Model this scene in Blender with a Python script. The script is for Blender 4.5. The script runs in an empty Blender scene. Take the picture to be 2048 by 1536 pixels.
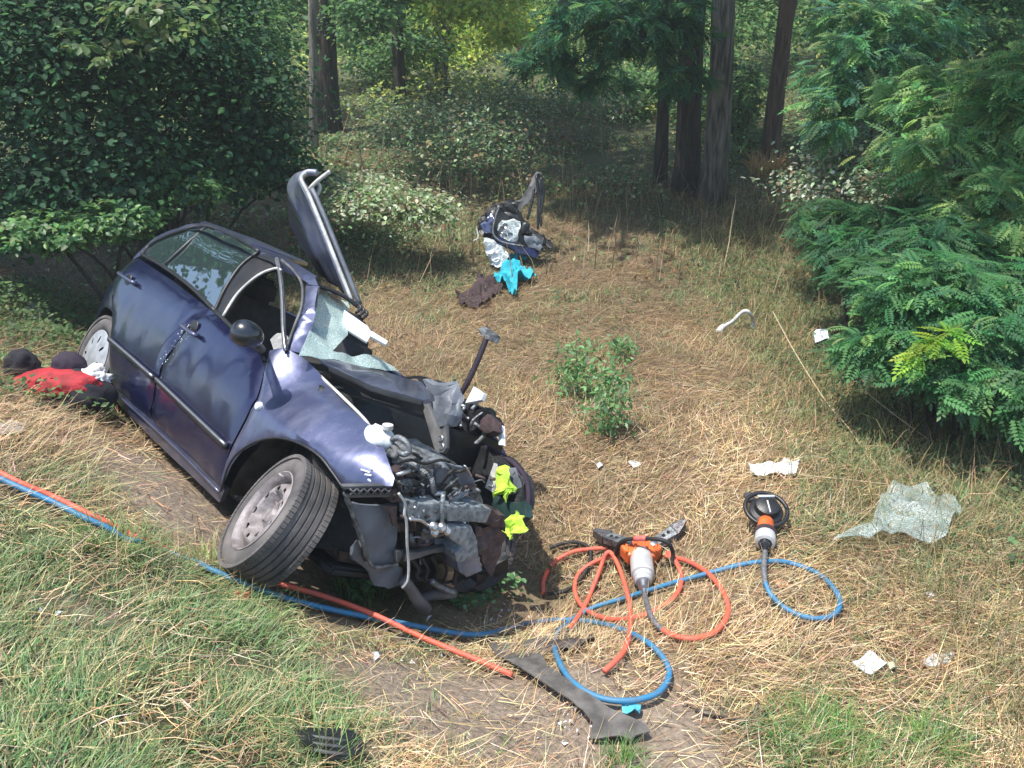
import bpy, bmesh, math, random
import numpy as np
from mathutils import Vector, Matrix, noise
from mathutils.geometry import delaunay_2d_cdt

random.seed(7); RNG = np.random.default_rng(7)
sc = bpy.context.scene
COL = sc.collection

# ---------------------------------------------------------------- camera, sky, sun, exposure
CAM_Z = 2.5; PITCH = math.radians(22.6); FPX = 1704.0
cam_d = bpy.data.cameras.new('camera'); cam = bpy.data.objects.new('camera', cam_d); COL.objects.link(cam)
cam_d.sensor_width = 36; cam_d.lens = 36 * FPX / 2048; cam_d.clip_end = 3000; cam_d.clip_start = .05
cam.location = (0, 0, CAM_Z); cam.rotation_euler = (math.pi / 2 - PITCH, 0, 0)
sc.camera = cam
SUN = Vector((-.27, -.10, .95)).normalized()
world = bpy.data.worlds.new("World"); sc.world = world; world.use_nodes = True
wn = world.node_tree.nodes; wl = world.node_tree.links
sky = wn.new('ShaderNodeTexSky'); sky.sky_type = 'NISHITA'; sky.sun_disc = False
sky.sun_elevation = math.asin(SUN.z); sky.sun_rotation = math.atan2(SUN.x, SUN.y)
wn['Background'].inputs[1].default_value = .15
wl.new(sky.outputs[0], wn['Background'].inputs[0])
sun_d = bpy.data.lights.new('sun', 'SUN'); sun_d.energy = 3.5; sun_d.angle = math.radians(.9); sun_d.color = (1, .95, .86)
sun = bpy.data.objects.new('sun', sun_d); COL.objects.link(sun); sun.rotation_euler = SUN.to_track_quat('Z', 'Y').to_euler()
sun.location = (0, 0, 30)
sc.view_settings.view_transform = 'Standard'; sc.view_settings.look = 'None'; sc.view_settings.gamma = 1
sc.view_settings.use_curve_mapping = False; sc.view_settings.exposure = 1.05
sc.render.engine = 'CYCLES'
sc.cycles.max_bounces = 7; sc.cycles.transparent_max_bounces = 12

# ---------------------------------------------------------------- materials
MATS = {}
def nodes_of(name):
    m = bpy.data.materials.new(name); m.use_nodes = True
    return m, m.node_tree.nodes, m.node_tree.links, m.node_tree.nodes['Principled BSDF']
def mat(name, col, rough=.6, metal=0., col2=None, nscale=12., bump=0., bscale=60., spec=.5, coat=0., detail=6., lo=.35, hi=.65, alpha=1.):
    """base colour broken up by noise between two colours, with bump relief"""
    if name in MATS: return MATS[name]
    m, n, l, p = nodes_of(name)
    p.inputs['Roughness'].default_value = rough; p.inputs['Metallic'].default_value = metal
    p.inputs['Specular IOR Level'].default_value = spec; p.inputs['Coat Weight'].default_value = coat
    p.inputs['Coat Roughness'].default_value = .12; p.inputs['Alpha'].default_value = alpha
    tc = n.new('ShaderNodeTexCoord')
    if col2 is None: col2 = tuple(c * .7 for c in col)
    t = n.new('ShaderNodeTexNoise'); t.inputs['Scale'].default_value = nscale; t.inputs['Detail'].default_value = detail
    r = n.new('ShaderNodeValToRGB'); r.color_ramp.elements[0].position = lo; r.color_ramp.elements[1].position = hi
    r.color_ramp.elements[0].color = (*col2, 1); r.color_ramp.elements[1].color = (*col, 1)
    l.new(tc.outputs['Object'], t.inputs['Vector']); l.new(t.outputs[0], r.inputs[0]); l.new(r.outputs[0], p.inputs['Base Color'])
    if bump:
        b = n.new('ShaderNodeTexNoise'); b.inputs['Scale'].default_value = bscale; b.inputs['Detail'].default_value = 5
        bn = n.new('ShaderNodeBump'); bn.inputs['Strength'].default_value = bump; bn.inputs['Distance'].default_value = .01
        l.new(tc.outputs['Object'], b.inputs['Vector']); l.new(b.outputs[0], bn.inputs['Height']); l.new(bn.outputs[0], p.inputs['Normal'])
    MATS[name] = m; return m

def car_paint(name, base, dust, amount, rough=.3, metal=.35):
    m, n, l, p = nodes_of(name)
    tc = n.new('ShaderNodeTexCoord')
    a = n.new('ShaderNodeTexNoise'); a.inputs['Scale'].default_value = 5.5; a.inputs['Detail'].default_value = 11; a.inputs['Roughness'].default_value = .7
    mp = n.new('ShaderNodeMapping'); mp.inputs['Scale'].default_value = (1.6, 1, .55); mp.inputs['Rotation'].default_value = (0, .35, 0)
    ra = n.new('ShaderNodeValToRGB'); ra.color_ramp.elements[0].position = .42; ra.color_ramp.elements[1].position = .78
    sp = n.new('ShaderNodeTexNoise'); sp.inputs['Scale'].default_value = 46; sp.inputs['Detail'].default_value = 3
    rs = n.new('ShaderNodeValToRGB'); rs.color_ramp.elements[0].position = .62; rs.color_ramp.elements[1].position = .72
    add = n.new('ShaderNodeMath'); add.operation = 'MULTIPLY_ADD'; add.inputs[1].default_value = .35
    mul = n.new('ShaderNodeMath'); mul.operation = 'MULTIPLY'; mul.inputs[1].default_value = amount; mul.use_clamp = True
    mx = n.new('ShaderNodeMix'); mx.data_type = 'RGBA'; mx.inputs[6].default_value = (*base, 1); mx.inputs[7].default_value = (*dust, 1)
    rr = n.new('ShaderNodeMapRange'); rr.inputs[3].default_value = rough; rr.inputs[4].default_value = .75
    l.new(tc.outputs['Object'], mp.inputs[0]); l.new(mp.outputs[0], a.inputs['Vector']); l.new(a.outputs[0], ra.inputs[0])
    l.new(tc.outputs['Object'], sp.inputs['Vector']); l.new(sp.outputs[0], rs.inputs[0])
    l.new(rs.outputs[0], add.inputs[0]); l.new(ra.outputs[0], add.inputs[2]); l.new(add.outputs[0], mul.inputs[0])
    l.new(mul.outputs[0], mx.inputs[0]); l.new(mx.outputs[2], p.inputs['Base Color'])
    l.new(mul.outputs[0], rr.inputs[0]); l.new(rr.outputs[0], p.inputs['Roughness'])
    p.inputs['Metallic'].default_value = metal; p.inputs['Coat Weight'].default_value = .6; p.inputs['Coat Roughness'].default_value = .1
    bt = n.new('ShaderNodeTexNoise'); bt.inputs['Scale'].default_value = 9; bt.inputs['Detail'].default_value = 3
    bn = n.new('ShaderNodeBump'); bn.inputs['Strength'].default_value = .16; bn.inputs['Distance'].default_value = .012
    l.new(tc.outputs['Object'], bt.inputs['Vector']); l.new(bt.outputs[0], bn.inputs['Height']); l.new(bn.outputs[0], p.inputs['Normal'])
    return m

def leaf_mat(name, rough=.5, trans=.4, gain=1.0):
    """leaf colour comes from the colour attribute (one colour per leaf)"""
    m, n, l, p = nodes_of(name)
    at = n.new('ShaderNodeAttribute'); at.attribute_name = 'Col'
    hs = n.new('ShaderNodeHueSaturation'); hs.inputs['Value'].default_value = gain
    l.new(at.outputs[0], hs.inputs['Color']); l.new(hs.outputs[0], p.inputs['Base Color'])
    p.inputs['Roughness'].default_value = rough; p.inputs['Specular IOR Level'].default_value = .4
    if trans:
        t = n.new('ShaderNodeBsdfTranslucent'); h2 = n.new('ShaderNodeHueSaturation'); h2.inputs['Value'].default_value = 1.5; h2.inputs['Hue'].default_value = .485
        l.new(hs.outputs[0], h2.inputs['Color']); l.new(h2.outputs[0], t.inputs['Color'])
        ms = n.new('ShaderNodeMixShader'); ms.inputs[0].default_value = trans
        l.new(p.outputs[0], ms.inputs[1]); l.new(t.outputs[0], ms.inputs[2]); l.new(ms.outputs[0], n['Material Output'].inputs['Surface'])
    return m

def glass_mat(name, tint, alpha, rough=.03, cracks=0., crack_scale=55.):
    m, n, l, p = nodes_of(name)
    p.inputs['Base Color'].default_value = (*tint, 1); p.inputs['Roughness'].default_value = rough; p.inputs['Specular IOR Level'].default_value = .8
    p.inputs['Alpha'].default_value = alpha
    if cracks:
        tc = n.new('ShaderNodeTexCoord')
        v = n.new('ShaderNodeTexVoronoi'); v.feature = 'DISTANCE_TO_EDGE'; v.inputs['Scale'].default_value = crack_scale
        r = n.new('ShaderNodeValToRGB'); r.color_ramp.elements[0].position = .0; r.color_ramp.elements[1].position = .12
        r.color_ramp.elements[0].color = (1, 1, 1, 1); r.color_ramp.elements[1].color = (0, 0, 0, 1)
        q = n.new('ShaderNodeTexNoise'); q.inputs['Scale'].default_value = 9
        q2 = n.new('ShaderNodeMath'); q2.operation = 'MULTIPLY'
        ma = n.new('ShaderNodeMath'); ma.operation = 'MULTIPLY_ADD'; ma.inputs[1].default_value = cracks; ma.inputs[2].default_value = alpha; ma.use_clamp = True
        mc = n.new('ShaderNodeMix'); mc.data_type = 'RGBA'; mc.inputs[6].default_value = (*tint, 1); mc.inputs[7].default_value = (.78, .9, .86, 1)
        l.new(tc.outputs['Object'], v.inputs['Vector']); l.new(v.outputs[0], r.inputs[0]); l.new(tc.outputs['Object'], q.inputs['Vector'])
        l.new(r.outputs[0], q2.inputs[0]); l.new(q.outputs[0], q2.inputs[1]); l.new(q2.outputs[0], ma.inputs[0]); l.new(ma.outputs[0], p.inputs['Alpha'])
        l.new(r.outputs[0], mc.inputs[0]); l.new(mc.outputs[2], p.inputs['Base Color'])
        bn = n.new('ShaderNodeBump'); bn.inputs['Strength'].default_value = .6; bn.inputs['Distance'].default_value = .005
        l.new(v.outputs[0], bn.inputs['Height']); l.new(bn.outputs[0], p.inputs['Normal'])
    return m

def bark_mat(name, c1, c2):
    m, n, l, p = nodes_of(name)
    tc = n.new('ShaderNodeTexCoord'); mp = n.new('ShaderNodeMapping'); mp.inputs['Scale'].default_value = (20, 20, 2.4)
    a = n.new('ShaderNodeTexNoise'); a.inputs['Scale'].default_value = 1.; a.inputs['Detail'].default_value = 8; a.inputs['Distortion'].default_value = .6
    r = n.new('ShaderNodeValToRGB'); r.color_ramp.elements[0].position = .36; r.color_ramp.elements[1].position = .64
    r.color_ramp.elements[0].color = (*c1, 1); r.color_ramp.elements[1].color = (*c2, 1)
    bn = n.new('ShaderNodeBump'); bn.inputs['Strength'].default_value = 1; bn.inputs['Distance'].default_value = .07
    l.new(tc.outputs['Object'], mp.inputs[0]); l.new(mp.outputs[0], a.inputs['Vector']); l.new(a.outputs[0], r.inputs[0]); l.new(r.outputs[0], p.inputs['Base Color'])
    l.new(a.outputs[0], bn.inputs['Height']); l.new(bn.outputs[0], p.inputs['Normal']); p.inputs['Roughness'].default_value = .9
    return m

PAINT = car_paint('navy_paint', (.010, .012, .058), (.13, .13, .15), .16, .2, .5)
PAINT_DUSTY_SHEEN = car_paint('navy_paint_dusty_sheen', (.080, .092, .175), (.40, .40, .44), .26, .34, .6)  # dust over a lightened base that puts sun sheen into the paint
PAINT_GREY = car_paint('scuffed_paint', (.13, .15, .21), (.42, .43, .46), .7, .38, .5)
BLACKP = mat('black_plastic', (.022, .023, .026), .42, col2=(.012, .012, .014), bump=.15, bscale=120)
DUSTP = mat('dusty_black_plastic', (.13, .13, .13), .65, col2=(.045, .046, .05), nscale=9, bump=.3, bscale=70)
GREYP = mat('grey_plastic', (.14, .16, .19), .5, col2=(.075, .085, .105), nscale=7, bump=.25, bscale=50)
DARKIN = mat('dark_interior', (.02, .02, .022), .8)
BAY = mat('engine_bay_black', (.009, .011, .014), .55, col2=(.003, .0035, .005), nscale=9, bump=.4, bscale=40)
ALU = mat('engine_alloy', (.25, .265, .28), .5, .55, col2=(.07, .075, .08), nscale=26, bump=.7, bscale=90)
ALU2 = mat('mottled_alloy', (.33, .37, .39), .48, .35, col2=(.14, .16, .175), nscale=38, bump=.6, bscale=110)
STEEL = mat('rim_steel', (.34, .31, .31), .6, .25, col2=(.17, .145, .14), nscale=18, bump=.2, bscale=80)
RUST = mat('rusty_steel', (.13, .085, .075), .75, .2, col2=(.05, .035, .035), nscale=22, bump=.5)
CHROME = mat('bright_steel', (.50, .51, .53), .35, .9, col2=(.4, .4, .42), nscale=40)
TYRE = mat('tyre_rubber', (.15, .135, .13), .85, col2=(.06, .057, .056), nscale=7, bump=.25, bscale=160)
RUBBER = mat('black_rubber', (.018, .018, .018), .7)
HUBC = mat('hubcap_silver', (.46, .48, .50), .42, .35, col2=(.30, .31, .33), nscale=14)
WHITEP = mat('white_plastic', (.72, .74, .76), .45, col2=(.58, .60, .62), nscale=8)
WHITEC = mat('white_cloth', (.80, .80, .78), .9, col2=(.60, .60, .58), nscale=14, bump=.5, bscale=60)
OFFW = mat('dirty_white', (.60, .60, .57), .8, col2=(.36, .35, .33), nscale=12, bump=.4)
REDHOSE = mat('red_hose', (.72, .12, .065), .55, col2=(.50, .12, .085), nscale=16, spec=.4, bump=.15, bscale=200)
BLUEHOSE = mat('blue_hose', (.030, .19, .36), .5, col2=(.07, .17, .27), nscale=15, spec=.4, bump=.15, bscale=200)
GREYHOSE = mat('grey_hose_guard', (.22, .225, .24), .5, .3, col2=(.12, .12, .13), nscale=70, bump=.6, bscale=180)
ORANGE = mat('orange_housing', (.72, .16, .04), .4, col2=(.5, .10, .03), nscale=20)
SILVERP = mat('silver_housing', (.72, .73, .74), .35, .35, col2=(.55, .56, .57), nscale=16)
TURQ = mat('turquoise_cloth', (.015, .42, .52), .75, col2=(.02, .30, .40), nscale=14, bump=.4)
MAROON = mat('brown_cloth', (.060, .036, .040), .85, col2=(.03, .018, .02), nscale=14, bump=.5)
REDC = mat('red_fabric', (.42, .018, .028), .75, col2=(.22, .012, .016), nscale=18, bump=.6)
NAVYC = mat('dark_fabric', (.018, .016, .024), .9, col2=(.010, .009, .014), nscale=10, bump=.4)
PURPC = mat('purple_black_fabric', (.035, .02, .04), .85, col2=(.02, .012, .025))
HIVIS = mat('hi_vis_fabric', (.50, .78, .06), .8, col2=(.36, .58, .06), nscale=12, bump=.6)
LBLUE = mat('light_blue_glove', (.10, .48, .62), .6, col2=(.08, .38, .5))
PALEC = mat('pale_blue_card', (.55, .62, .72), .7, col2=(.45, .52, .62))
WOOD = mat('dry_stalk', (.50, .40, .24), .8, col2=(.33, .25, .15), nscale=30)
LEAF = leaf_mat('leaf', .45, .38); LEAFFAR = leaf_mat('leaf_far', .6, .45); GRASS = leaf_mat('grass_blade', .5, .25); STRAW = leaf_mat('straw_blade', .55, .12)
BARK = bark_mat('bark', (.040, .033, .026), (.20, .175, .14)); BARKD = bark_mat('bark_dark', (.016, .013, .011), (.06, .048, .04))
BARKB = bark_mat('bark_brown', (.05, .028, .02), (.15, .095, .07))
GLASS = glass_mat('side_window_glass', (.03, .05, .05), .8, .015)
GLASS.node_tree.nodes['Principled BSDF'].inputs['IOR'].default_value = 2.9
WSHIELD = glass_mat('shattered_windscreen', (.36, .52, .49), .46, .2, cracks=.7, crack_scale=150)
SHEETG = glass_mat('crazed_glass_sheet', (.16, .25, .24), .22, .25, cracks=.55, crack_scale=120)
LAMPG = glass_mat('headlamp_glass', (.55, .58, .60), .55, .08, cracks=.6, crack_scale=26)

# ---------------------------------------------------------------- helpers
def link(name, me, m, parent=None, label=None, cat=None, group=None, kind=None, smooth=False):
    o = bpy.data.objects.new(name, me); COL.objects.link(o)
    if m is not None: me.materials.append(m)
    if parent is not None: o.parent = parent
    if label: o['label'] = label
    if cat: o['category'] = cat
    if group: o['group'] = group
    if kind: o['kind'] = kind
    if smooth and len(me.polygons):
        me.polygons.foreach_set('use_smooth', [True] * len(me.polygons))
    return o
def thing(name, label, cat, loc=(0, 0, 0), group=None, mw=None):
    o = bpy.data.objects.new(name, None); COL.objects.link(o); o.empty_display_size = .1
    if mw is not None: o.matrix_world = mw
    else: o.location = loc
    o['label'] = label; o['category'] = cat
    if group: o['group'] = group
    return o
def rehome(o):
    """move a top-level mesh's origin to its own base without moving the shape"""
    me = o.data; v = np.empty(len(me.vertices) * 3); me.vertices.foreach_get('co', v); v = v.reshape(-1, 3)
    c = np.array([(v[:, 0].min() + v[:, 0].max()) / 2, (v[:, 1].min() + v[:, 1].max()) / 2, v[:, 2].min()])
    me.vertices.foreach_set('co', (v - c).ravel()); me.update(); o.location = c
    return o
def bm_mesh(bm, name):
    me = bpy.data.meshes.new(name); bm.to_mesh(me); bm.free(); return me
def np_mesh(name, verts, faces, col=None):
    """verts (n,3); faces (m,k) int array; col (n,3) point colours"""
    me = bpy.data.meshes.new(name); k = faces.shape[1]
    me.vertices.add(len(verts)); me.vertices.foreach_set('co', verts.astype(np.float32).ravel())
    me.loops.add(faces.size); me.loops.foreach_set('vertex_index', faces.astype(np.int32).ravel())
    me.polygons.add(len(faces)); me.polygons.foreach_set('loop_start', np.arange(0, faces.size, k, dtype=np.int32))
    me.update(calc_edges=True)
    if col is not None:
        a = me.color_attributes.new('Col', 'FLOAT_COLOR', 'POINT')
        a.data.foreach_set('color', np.c_[col, np.ones(len(col))].astype(np.float32).ravel())
    return me
def N3(p, s=1., seed=0.):
    return noise.noise(Vector((p[0] * s + seed, p[1] * s + seed * 1.7, p[2] * s - seed)))
def vnoise(x, y, s, seed=0):
    """vectorised value noise in [-1,1]"""
    x = x * s + seed * 13.7; y = y * s + seed * 7.3
    xi = np.floor(x); yi = np.floor(y); fx = x - xi; fy = y - yi; fx = fx * fx * (3 - 2 * fx); fy = fy * fy * (3 - 2 * fy)
    h = lambda a, b: (np.sin(a * 127.1 + b * 311.7 + seed) * 43758.5453) % 1.0
    v = h(xi, yi) * (1 - fx) * (1 - fy) + h(xi + 1, yi) * fx * (1 - fy) + h(xi, yi + 1) * (1 - fx) * fy + h(xi + 1, yi + 1) * fx * fy
    return v * 2 - 1
def fbm(x, y, s, seed=0): return (vnoise(x, y, s, seed) + .5 * vnoise(x, y, s * 2.1, seed + 1) + .25 * vnoise(x, y, s * 4.3, seed + 2)) / 1.75

# ---- terrain: road verge, bank falling to the right, ditch beside the car, flat meadow rising into the wood
def sstep(u): u = np.clip(u, 0, 1); return u * u * (3 - 2 * u)
def H(x, y, rough=True):
    x = np.asarray(x, float); y = np.asarray(y, float)
    s = .785 * x + .62 * y; t = -.62 * x + .785 * y
    z = -1.65 - .85 * sstep((s + .25) / 2.1)
    z = z - .42 * np.exp(-((s - 2.5) / .72) ** 2) * sstep((t - 1.9) / .9) * (1 - sstep((t - 9) / 4))
    z = z + .085 * np.clip(y - 7.5, 0, 40) * sstep((y - 7.5) / 4)
    z = z + .5 * sstep((x - 3.2) / 4) * sstep((y - 3) / 4)
    if rough: z = z + .035 * fbm(x, y, 1.3, 3) + .012 * fbm(x, y, 6, 5)
    return z + 2.5
def ground(x, y): return float(H(x, y))

# ---- pixels of the 2048 x 1536 photograph to rays / world points
CAMO = np.array([0, 0, CAM_Z]); cp, sp_ = math.cos(PITCH), math.sin(PITCH)
def ray(px, py):
    cx, cy = (px - 1024) / FPX, (py - 768) / FPX
    d = np.array([cx, cp - sp_ * cy, -cp * cy - sp_])
    return d                                            # length along the view axis is 1
def at(px, py, depth): return CAMO + ray(px, py) * depth
def gp(px, py, h=0.):
    d = ray(px, py); ts = np.linspace(1.2, 60, 3000); P = CAMO + d * ts[:, None]
    f = P[:, 2] - H(P[:, 0], P[:, 1]) - h; i = np.argmax(f < 0)
    if i == 0: i = len(ts) - 1
    a, b = ts[i - 1], ts[i]
    for _ in range(20):
        m = (a + b) / 2; q = CAMO + d * m
        if q[2] - ground(q[0], q[1]) - h > 0: a = m
        else: b = m
    return CAMO + d * (a + b) / 2

# ---- pose of the car (from matching its outline): local x forward, y left, z up
_r = np.array([1.34079160, .902868379, -.279726285]); _th = np.linalg.norm(_r); _k = _r / _th
_K = np.array([[0, -_k[2], _k[1]], [_k[2], 0, -_k[0]], [-_k[1], _k[0], 0]])
_Rc = np.eye(3) + math.sin(_th) * _K + (1 - math.cos(_th)) * _K @ _K
_C = np.array([[1, 0, 0], [0, -sp_, cp], [0, -cp, -sp_]])
CR = _C @ _Rc; CT = _C @ np.array([-1.86048411, -.0696881449, 4.73490467]) + CAMO - CR @ np.array([1.2, -.8, .6])
CAR_M = Matrix([[*CR[0], CT[0]], [*CR[1], CT[1]], [*CR[2], CT[2]], [0, 0, 0, 1]])
def to_car(p): return CR.T @ (np.asarray(p) - CT)
def to_world(p): return CR @ np.asarray(p) + CT
CO = to_car(CAMO)
def cray(px, py): return CR.T @ ray(px, py)
def HY(x, z):
    """half width of the car body at length x and height z"""
    zs = np.array([.0, .2, .30, .50, .72, .88, .96, 1.34, 1.39, 1.42, 1.44]); ys = np.array([.70, .76, .80, .828, .83, .80, .765, .60, .55, .42, .0])
    y = np.interp(z, zs, ys)
    y = y - .30 * np.clip((.05 - x) / .75, 0, 1.3) ** 2 - .16 * np.clip((x - 2.3) / .8, 0, 1.5) ** 2
    y = y - 1.5 * np.maximum(0, np.asarray(z) - .72) ** 1.5 * sstep((np.asarray(x) - 1.95) / .35)
    y = y + .018 * np.exp(-((z - .40) ** 2 + 0) / .02) * (np.exp(-((x - 2.46) / .42) ** 2) + np.exp(-(x / .42) ** 2))
    return y
_TS = np.linspace(2.2, 8.5, 1500)
def side(px, py, off=0.):
    """hit of the pixel ray with the near flank of the car, as local (x, z)"""
    d = cray(px, py); P = CO + d * _TS[:, None]; f = P[:, 1] + HY(P[:, 0], P[:, 2]) + off
    c = np.where((f[:-1] < 0) & (f[1:] >= 0))[0]
    ok = [i for i in c if P[i, 2] > -.1 and P[i, 0] > -.72]
    i = ok[0] if ok else int(np.argmin(np.abs(f) + 10 * (P[:, 0] < -.5)))
    return float(P[i, 0]), float(P[i, 2])
def on_plane(px, py, p0, nrm):
    d = cray(px, py); t = np.dot(np.asarray(p0) - CO, nrm) / np.dot(d, nrm); return CO + d * t
def px_x(px, py, x): return on_plane(px, py, (x, 0, 0), (1, 0, 0))
def px_y(px, py, y): return on_plane(px, py, (0, y, 0), (0, 1, 0))
def px_z(px, py, z): return on_plane(px, py, (0, 0, z), (0, 0, 1))
def cdep(px, py, dep): return CO + cray(px, py) * dep

def resample(poly, step, closed=True):
    out = []; n = len(poly)
    for i in range(n if closed else n - 1):
        a = np.array(poly[i], float); b = np.array(poly[(i + 1) % n], float); k = max(1, int(np.linalg.norm(b - a) / step))
        for j in range(k): out.append(a + (b - a) * j / k)
    if not closed: out.append(np.array(poly[-1], float))
    return out
def smooth_poly(poly, it=1):
    for _ in range(it):
        q = []
        for i in range(len(poly)):
            a = np.array(poly[i], float); b = np.array(poly[(i + 1) % len(poly)], float); q += [a * .8 + b * .2, a * .2 + b * .8]
        poly = q
    return poly
def inside_dist(p, loop):
    A = np.array(loop); B = np.roll(A, -1, 0); d = B - A; t = np.clip(((p - A) * d).sum(1) / np.maximum((d * d).sum(1), 1e-12), 0, 1)
    return np.sqrt((((A + d * t[:, None]) - p) ** 2).sum(1)).min()
def sheet(name, poly, fn, m, parent, res=.05, thick=.006, flange=0., label=None, holes=(), edge=.008, smooth=True, **kw):
    """triangulated curved panel with thickness: poly is an outline in (u,v), fn maps (u,v,d) to a point, d = distance inwards"""
    loop = resample(poly, res * .6); vs = [Vector(p) for p in loop]; faces = [list(range(len(loop)))]; eds = []
    hl = []
    for h in holes:
        hh = resample(h, res * .6); b0 = len(vs); eds += [(b0 + i, b0 + (i + 1) % len(hh)) for i in range(len(hh))]; vs += [Vector(p) for p in hh]; hl += [hh]
    A = np.array(loop); lo, hi = A.min(0), A.max(0)
    for u in np.arange(lo[0] + res * .4, hi[0], res):
        for v in np.arange(lo[1] + res * .4, hi[1], res):
            p = np.array([u + random.uniform(-.1, .1) * res, v + random.uniform(-.1, .1) * res])
            if inside_dist(p, loop) > res * .3 and all(inside_dist(p, h) > res * .3 for h in hl): vs.append(Vector(p))
    r = delaunay_2d_cdt(vs, eds, faces, 1, 1e-6)
    V, F = r[0], r[2]
    bm = bmesh.new(); bv = []
    for v in V:
        d = inside_dist(np.array(v), loop)
        bv.append(bm.verts.new(fn(v[0], v[1], edge * max(0, 1 - d / .012) if edge else 0.)))
    def in_poly(p, L):
        c_ = False
        for i in range(len(L)):
            a_, b_ = L[i], L[i - 1]
            if (a_[1] > p[1]) != (b_[1] > p[1]) and p[0] < (b_[0] - a_[0]) * (p[1] - a_[1]) / (b_[1] - a_[1]) + a_[0]: c_ = not c_
        return c_
    for f in F:
        if hl:
            m_ = sum((np.array(V[i]) for i in f), np.zeros(2)) / len(f)
            if any(in_poly(m_, h) for h in hl): continue
        try: bm.faces.new([bv[i] for i in f])
        except ValueError: pass
    for v in [v for v in bm.verts if not v.link_faces]: bm.verts.remove(v)
    bm.normal_update()
    if thick: bmesh.ops.solidify(bm, geom=bm.faces[:], thickness=thick)
    bmesh.ops.recalc_face_normals(bm, faces=bm.faces[:])
    o = link(name, bm_mesh(bm, name), m, parent, label=label, **kw)
    if smooth:
        for p in o.data.polygons: p.use_smooth = True
        o.data.set_sharp_from_angle(angle=math.radians(40))
    return o
def tube_bm(bm, pts, r, seg=8, cap=True):
    pts = [Vector(p) for p in pts]; n = len(pts); rs = r if hasattr(r, '__len__') else [r] * n; rings = []
    up = Vector((0, 0, 1)); prev = None
    for i, p in enumerate(pts):
        t = (pts[min(i + 1, n - 1)] - pts[max(i - 1, 0)]).normalized()
        if prev is None:
            a = up if abs(t.dot(up)) < .9 else Vector((1, 0, 0)); u = t.cross(a).normalized()
        else: u = (prev - t * prev.dot(t)).normalized()
        prev = u; w = t.cross(u)
        rings.append([bm.verts.new(p + (u * math.cos(k * 2 * math.pi / seg) + w * math.sin(k * 2 * math.pi / seg)) * rs[i]) for k in range(seg)])
    for a, b in zip(rings, rings[1:]):
        for k in range(seg): bm.faces.new((a[k], a[(k + 1) % seg], b[(k + 1) % seg], b[k]))
    if cap: bm.faces.new(rings[0][::-1]); bm.faces.new(rings[-1])
def tube(name, pts, r, m, parent=None, seg=8, **kw):
    bm = bmesh.new(); tube_bm(bm, pts, r, seg); bmesh.ops.recalc_face_normals(bm, faces=bm.faces[:])
    return link(name, bm_mesh(bm, name), m, parent, smooth=True, **kw)
def catmull(pts, k=8, closed=False):
    P = [np.array(p, float) for p in pts]; n = len(P); out = []
    for i in range(n if closed else n - 1):
        if closed: p0, p1, p2, p3 = P[(i - 1) % n], P[i], P[(i + 1) % n], P[(i + 2) % n]
        else: p0, p1, p2, p3 = P[max(i - 1, 0)], P[i], P[i + 1], P[min(i + 2, n - 1)]
        for j in range(k):
            t = j / k; out.append(.5 * ((2 * p1) + (p2 - p0) * t + (2 * p0 - 5 * p1 + 4 * p2 - p3) * t * t + (3 * p1 - p0 - 3 * p2 + p3) * t ** 3))
    if not closed: out.append(P[-1])
    return out
def frame_from(axis, hint=(0, 0, 1)):
    a = Vector(axis).normalized(); h = Vector(hint)
    if abs(a.dot(h)) > .95: h = Vector((1, 0, 0))
    u = h.cross(a).normalized(); return u, a.cross(u), a
def lathe(name, prof, p, axis, m, parent=None, seg=32, smooth=True, caps=False, hint=(0, 0, 1), **kw):
    """prof = [(radius, height along axis)]"""
    u, w, a = frame_from(axis, hint); p = Vector(p); bm = bmesh.new(); rings = []
    for r, h in prof:
        rings.append([bm.verts.new(p + a * h + (u * math.cos(k * 2 * math.pi / seg) + w * math.sin(k * 2 * math.pi / seg)) * max(r, .0004)) for k in range(seg)])
    for A, B in zip(rings, rings[1:]):
        for k in range(seg): bm.faces.new((A[k], A[(k + 1) % seg], B[(k + 1) % seg], B[k]))
    if caps: bm.faces.new(rings[0][::-1]); bm.faces.new(rings[-1])
    bmesh.ops.recalc_face_normals(bm, faces=bm.faces[:])
    o = link(name, bm_mesh(bm, name), m, parent, smooth=smooth, **kw)
    if smooth: o.data.set_sharp_from_angle(angle=math.radians(38))
    return o
def prism(name, front, back_vec, m, parent=None, bevel=.004, crumple=0., sub=0, **kw):
    """solid from a 3-D outline pushed along back_vec"""
    bm = bmesh.new(); a = [bm.verts.new(p) for p in front]; bv = np.asarray(back_vec)
    b = [bm.verts.new(np.asarray(p) + bv) for p in front]; n = len(a)
    bm.faces.new(a); bm.faces.new(b[::-1])
    for i in range(n): bm.faces.new((a[i], b[i], b[(i + 1) % n], a[(i + 1) % n]))
    bmesh.ops.recalc_face_normals(bm, faces=bm.faces[:])
    if bevel: bmesh.ops.bevel(bm, geom=bm.edges[:], offset=bevel, segments=2, affect='EDGES', profile=.6)
    if sub:
        bmesh.ops.triangulate(bm, faces=bm.faces[:]); bmesh.ops.subdivide_edges(bm, edges=[e for e in bm.edges if e.calc_length() > .03], cuts=sub, use_grid_fill=True)
        bmesh.ops.triangulate(bm, faces=bm.faces[:])
    if crumple:
        for v in bm.verts:
            q = v.co.copy(); v.co += Vector((N3(q, 14, 1), N3(q, 14, 5), N3(q, 14, 9))) * crumple + Vector((N3(q, 40, 2), N3(q, 40, 6), N3(q, 40, 8))) * crumple * .4
    o = link(name, bm_mesh(bm, name), m, parent, smooth=bool(crumple), **kw)
    if crumple: o.data.set_sharp_from_angle(angle=math.radians(34))
    return o
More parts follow.
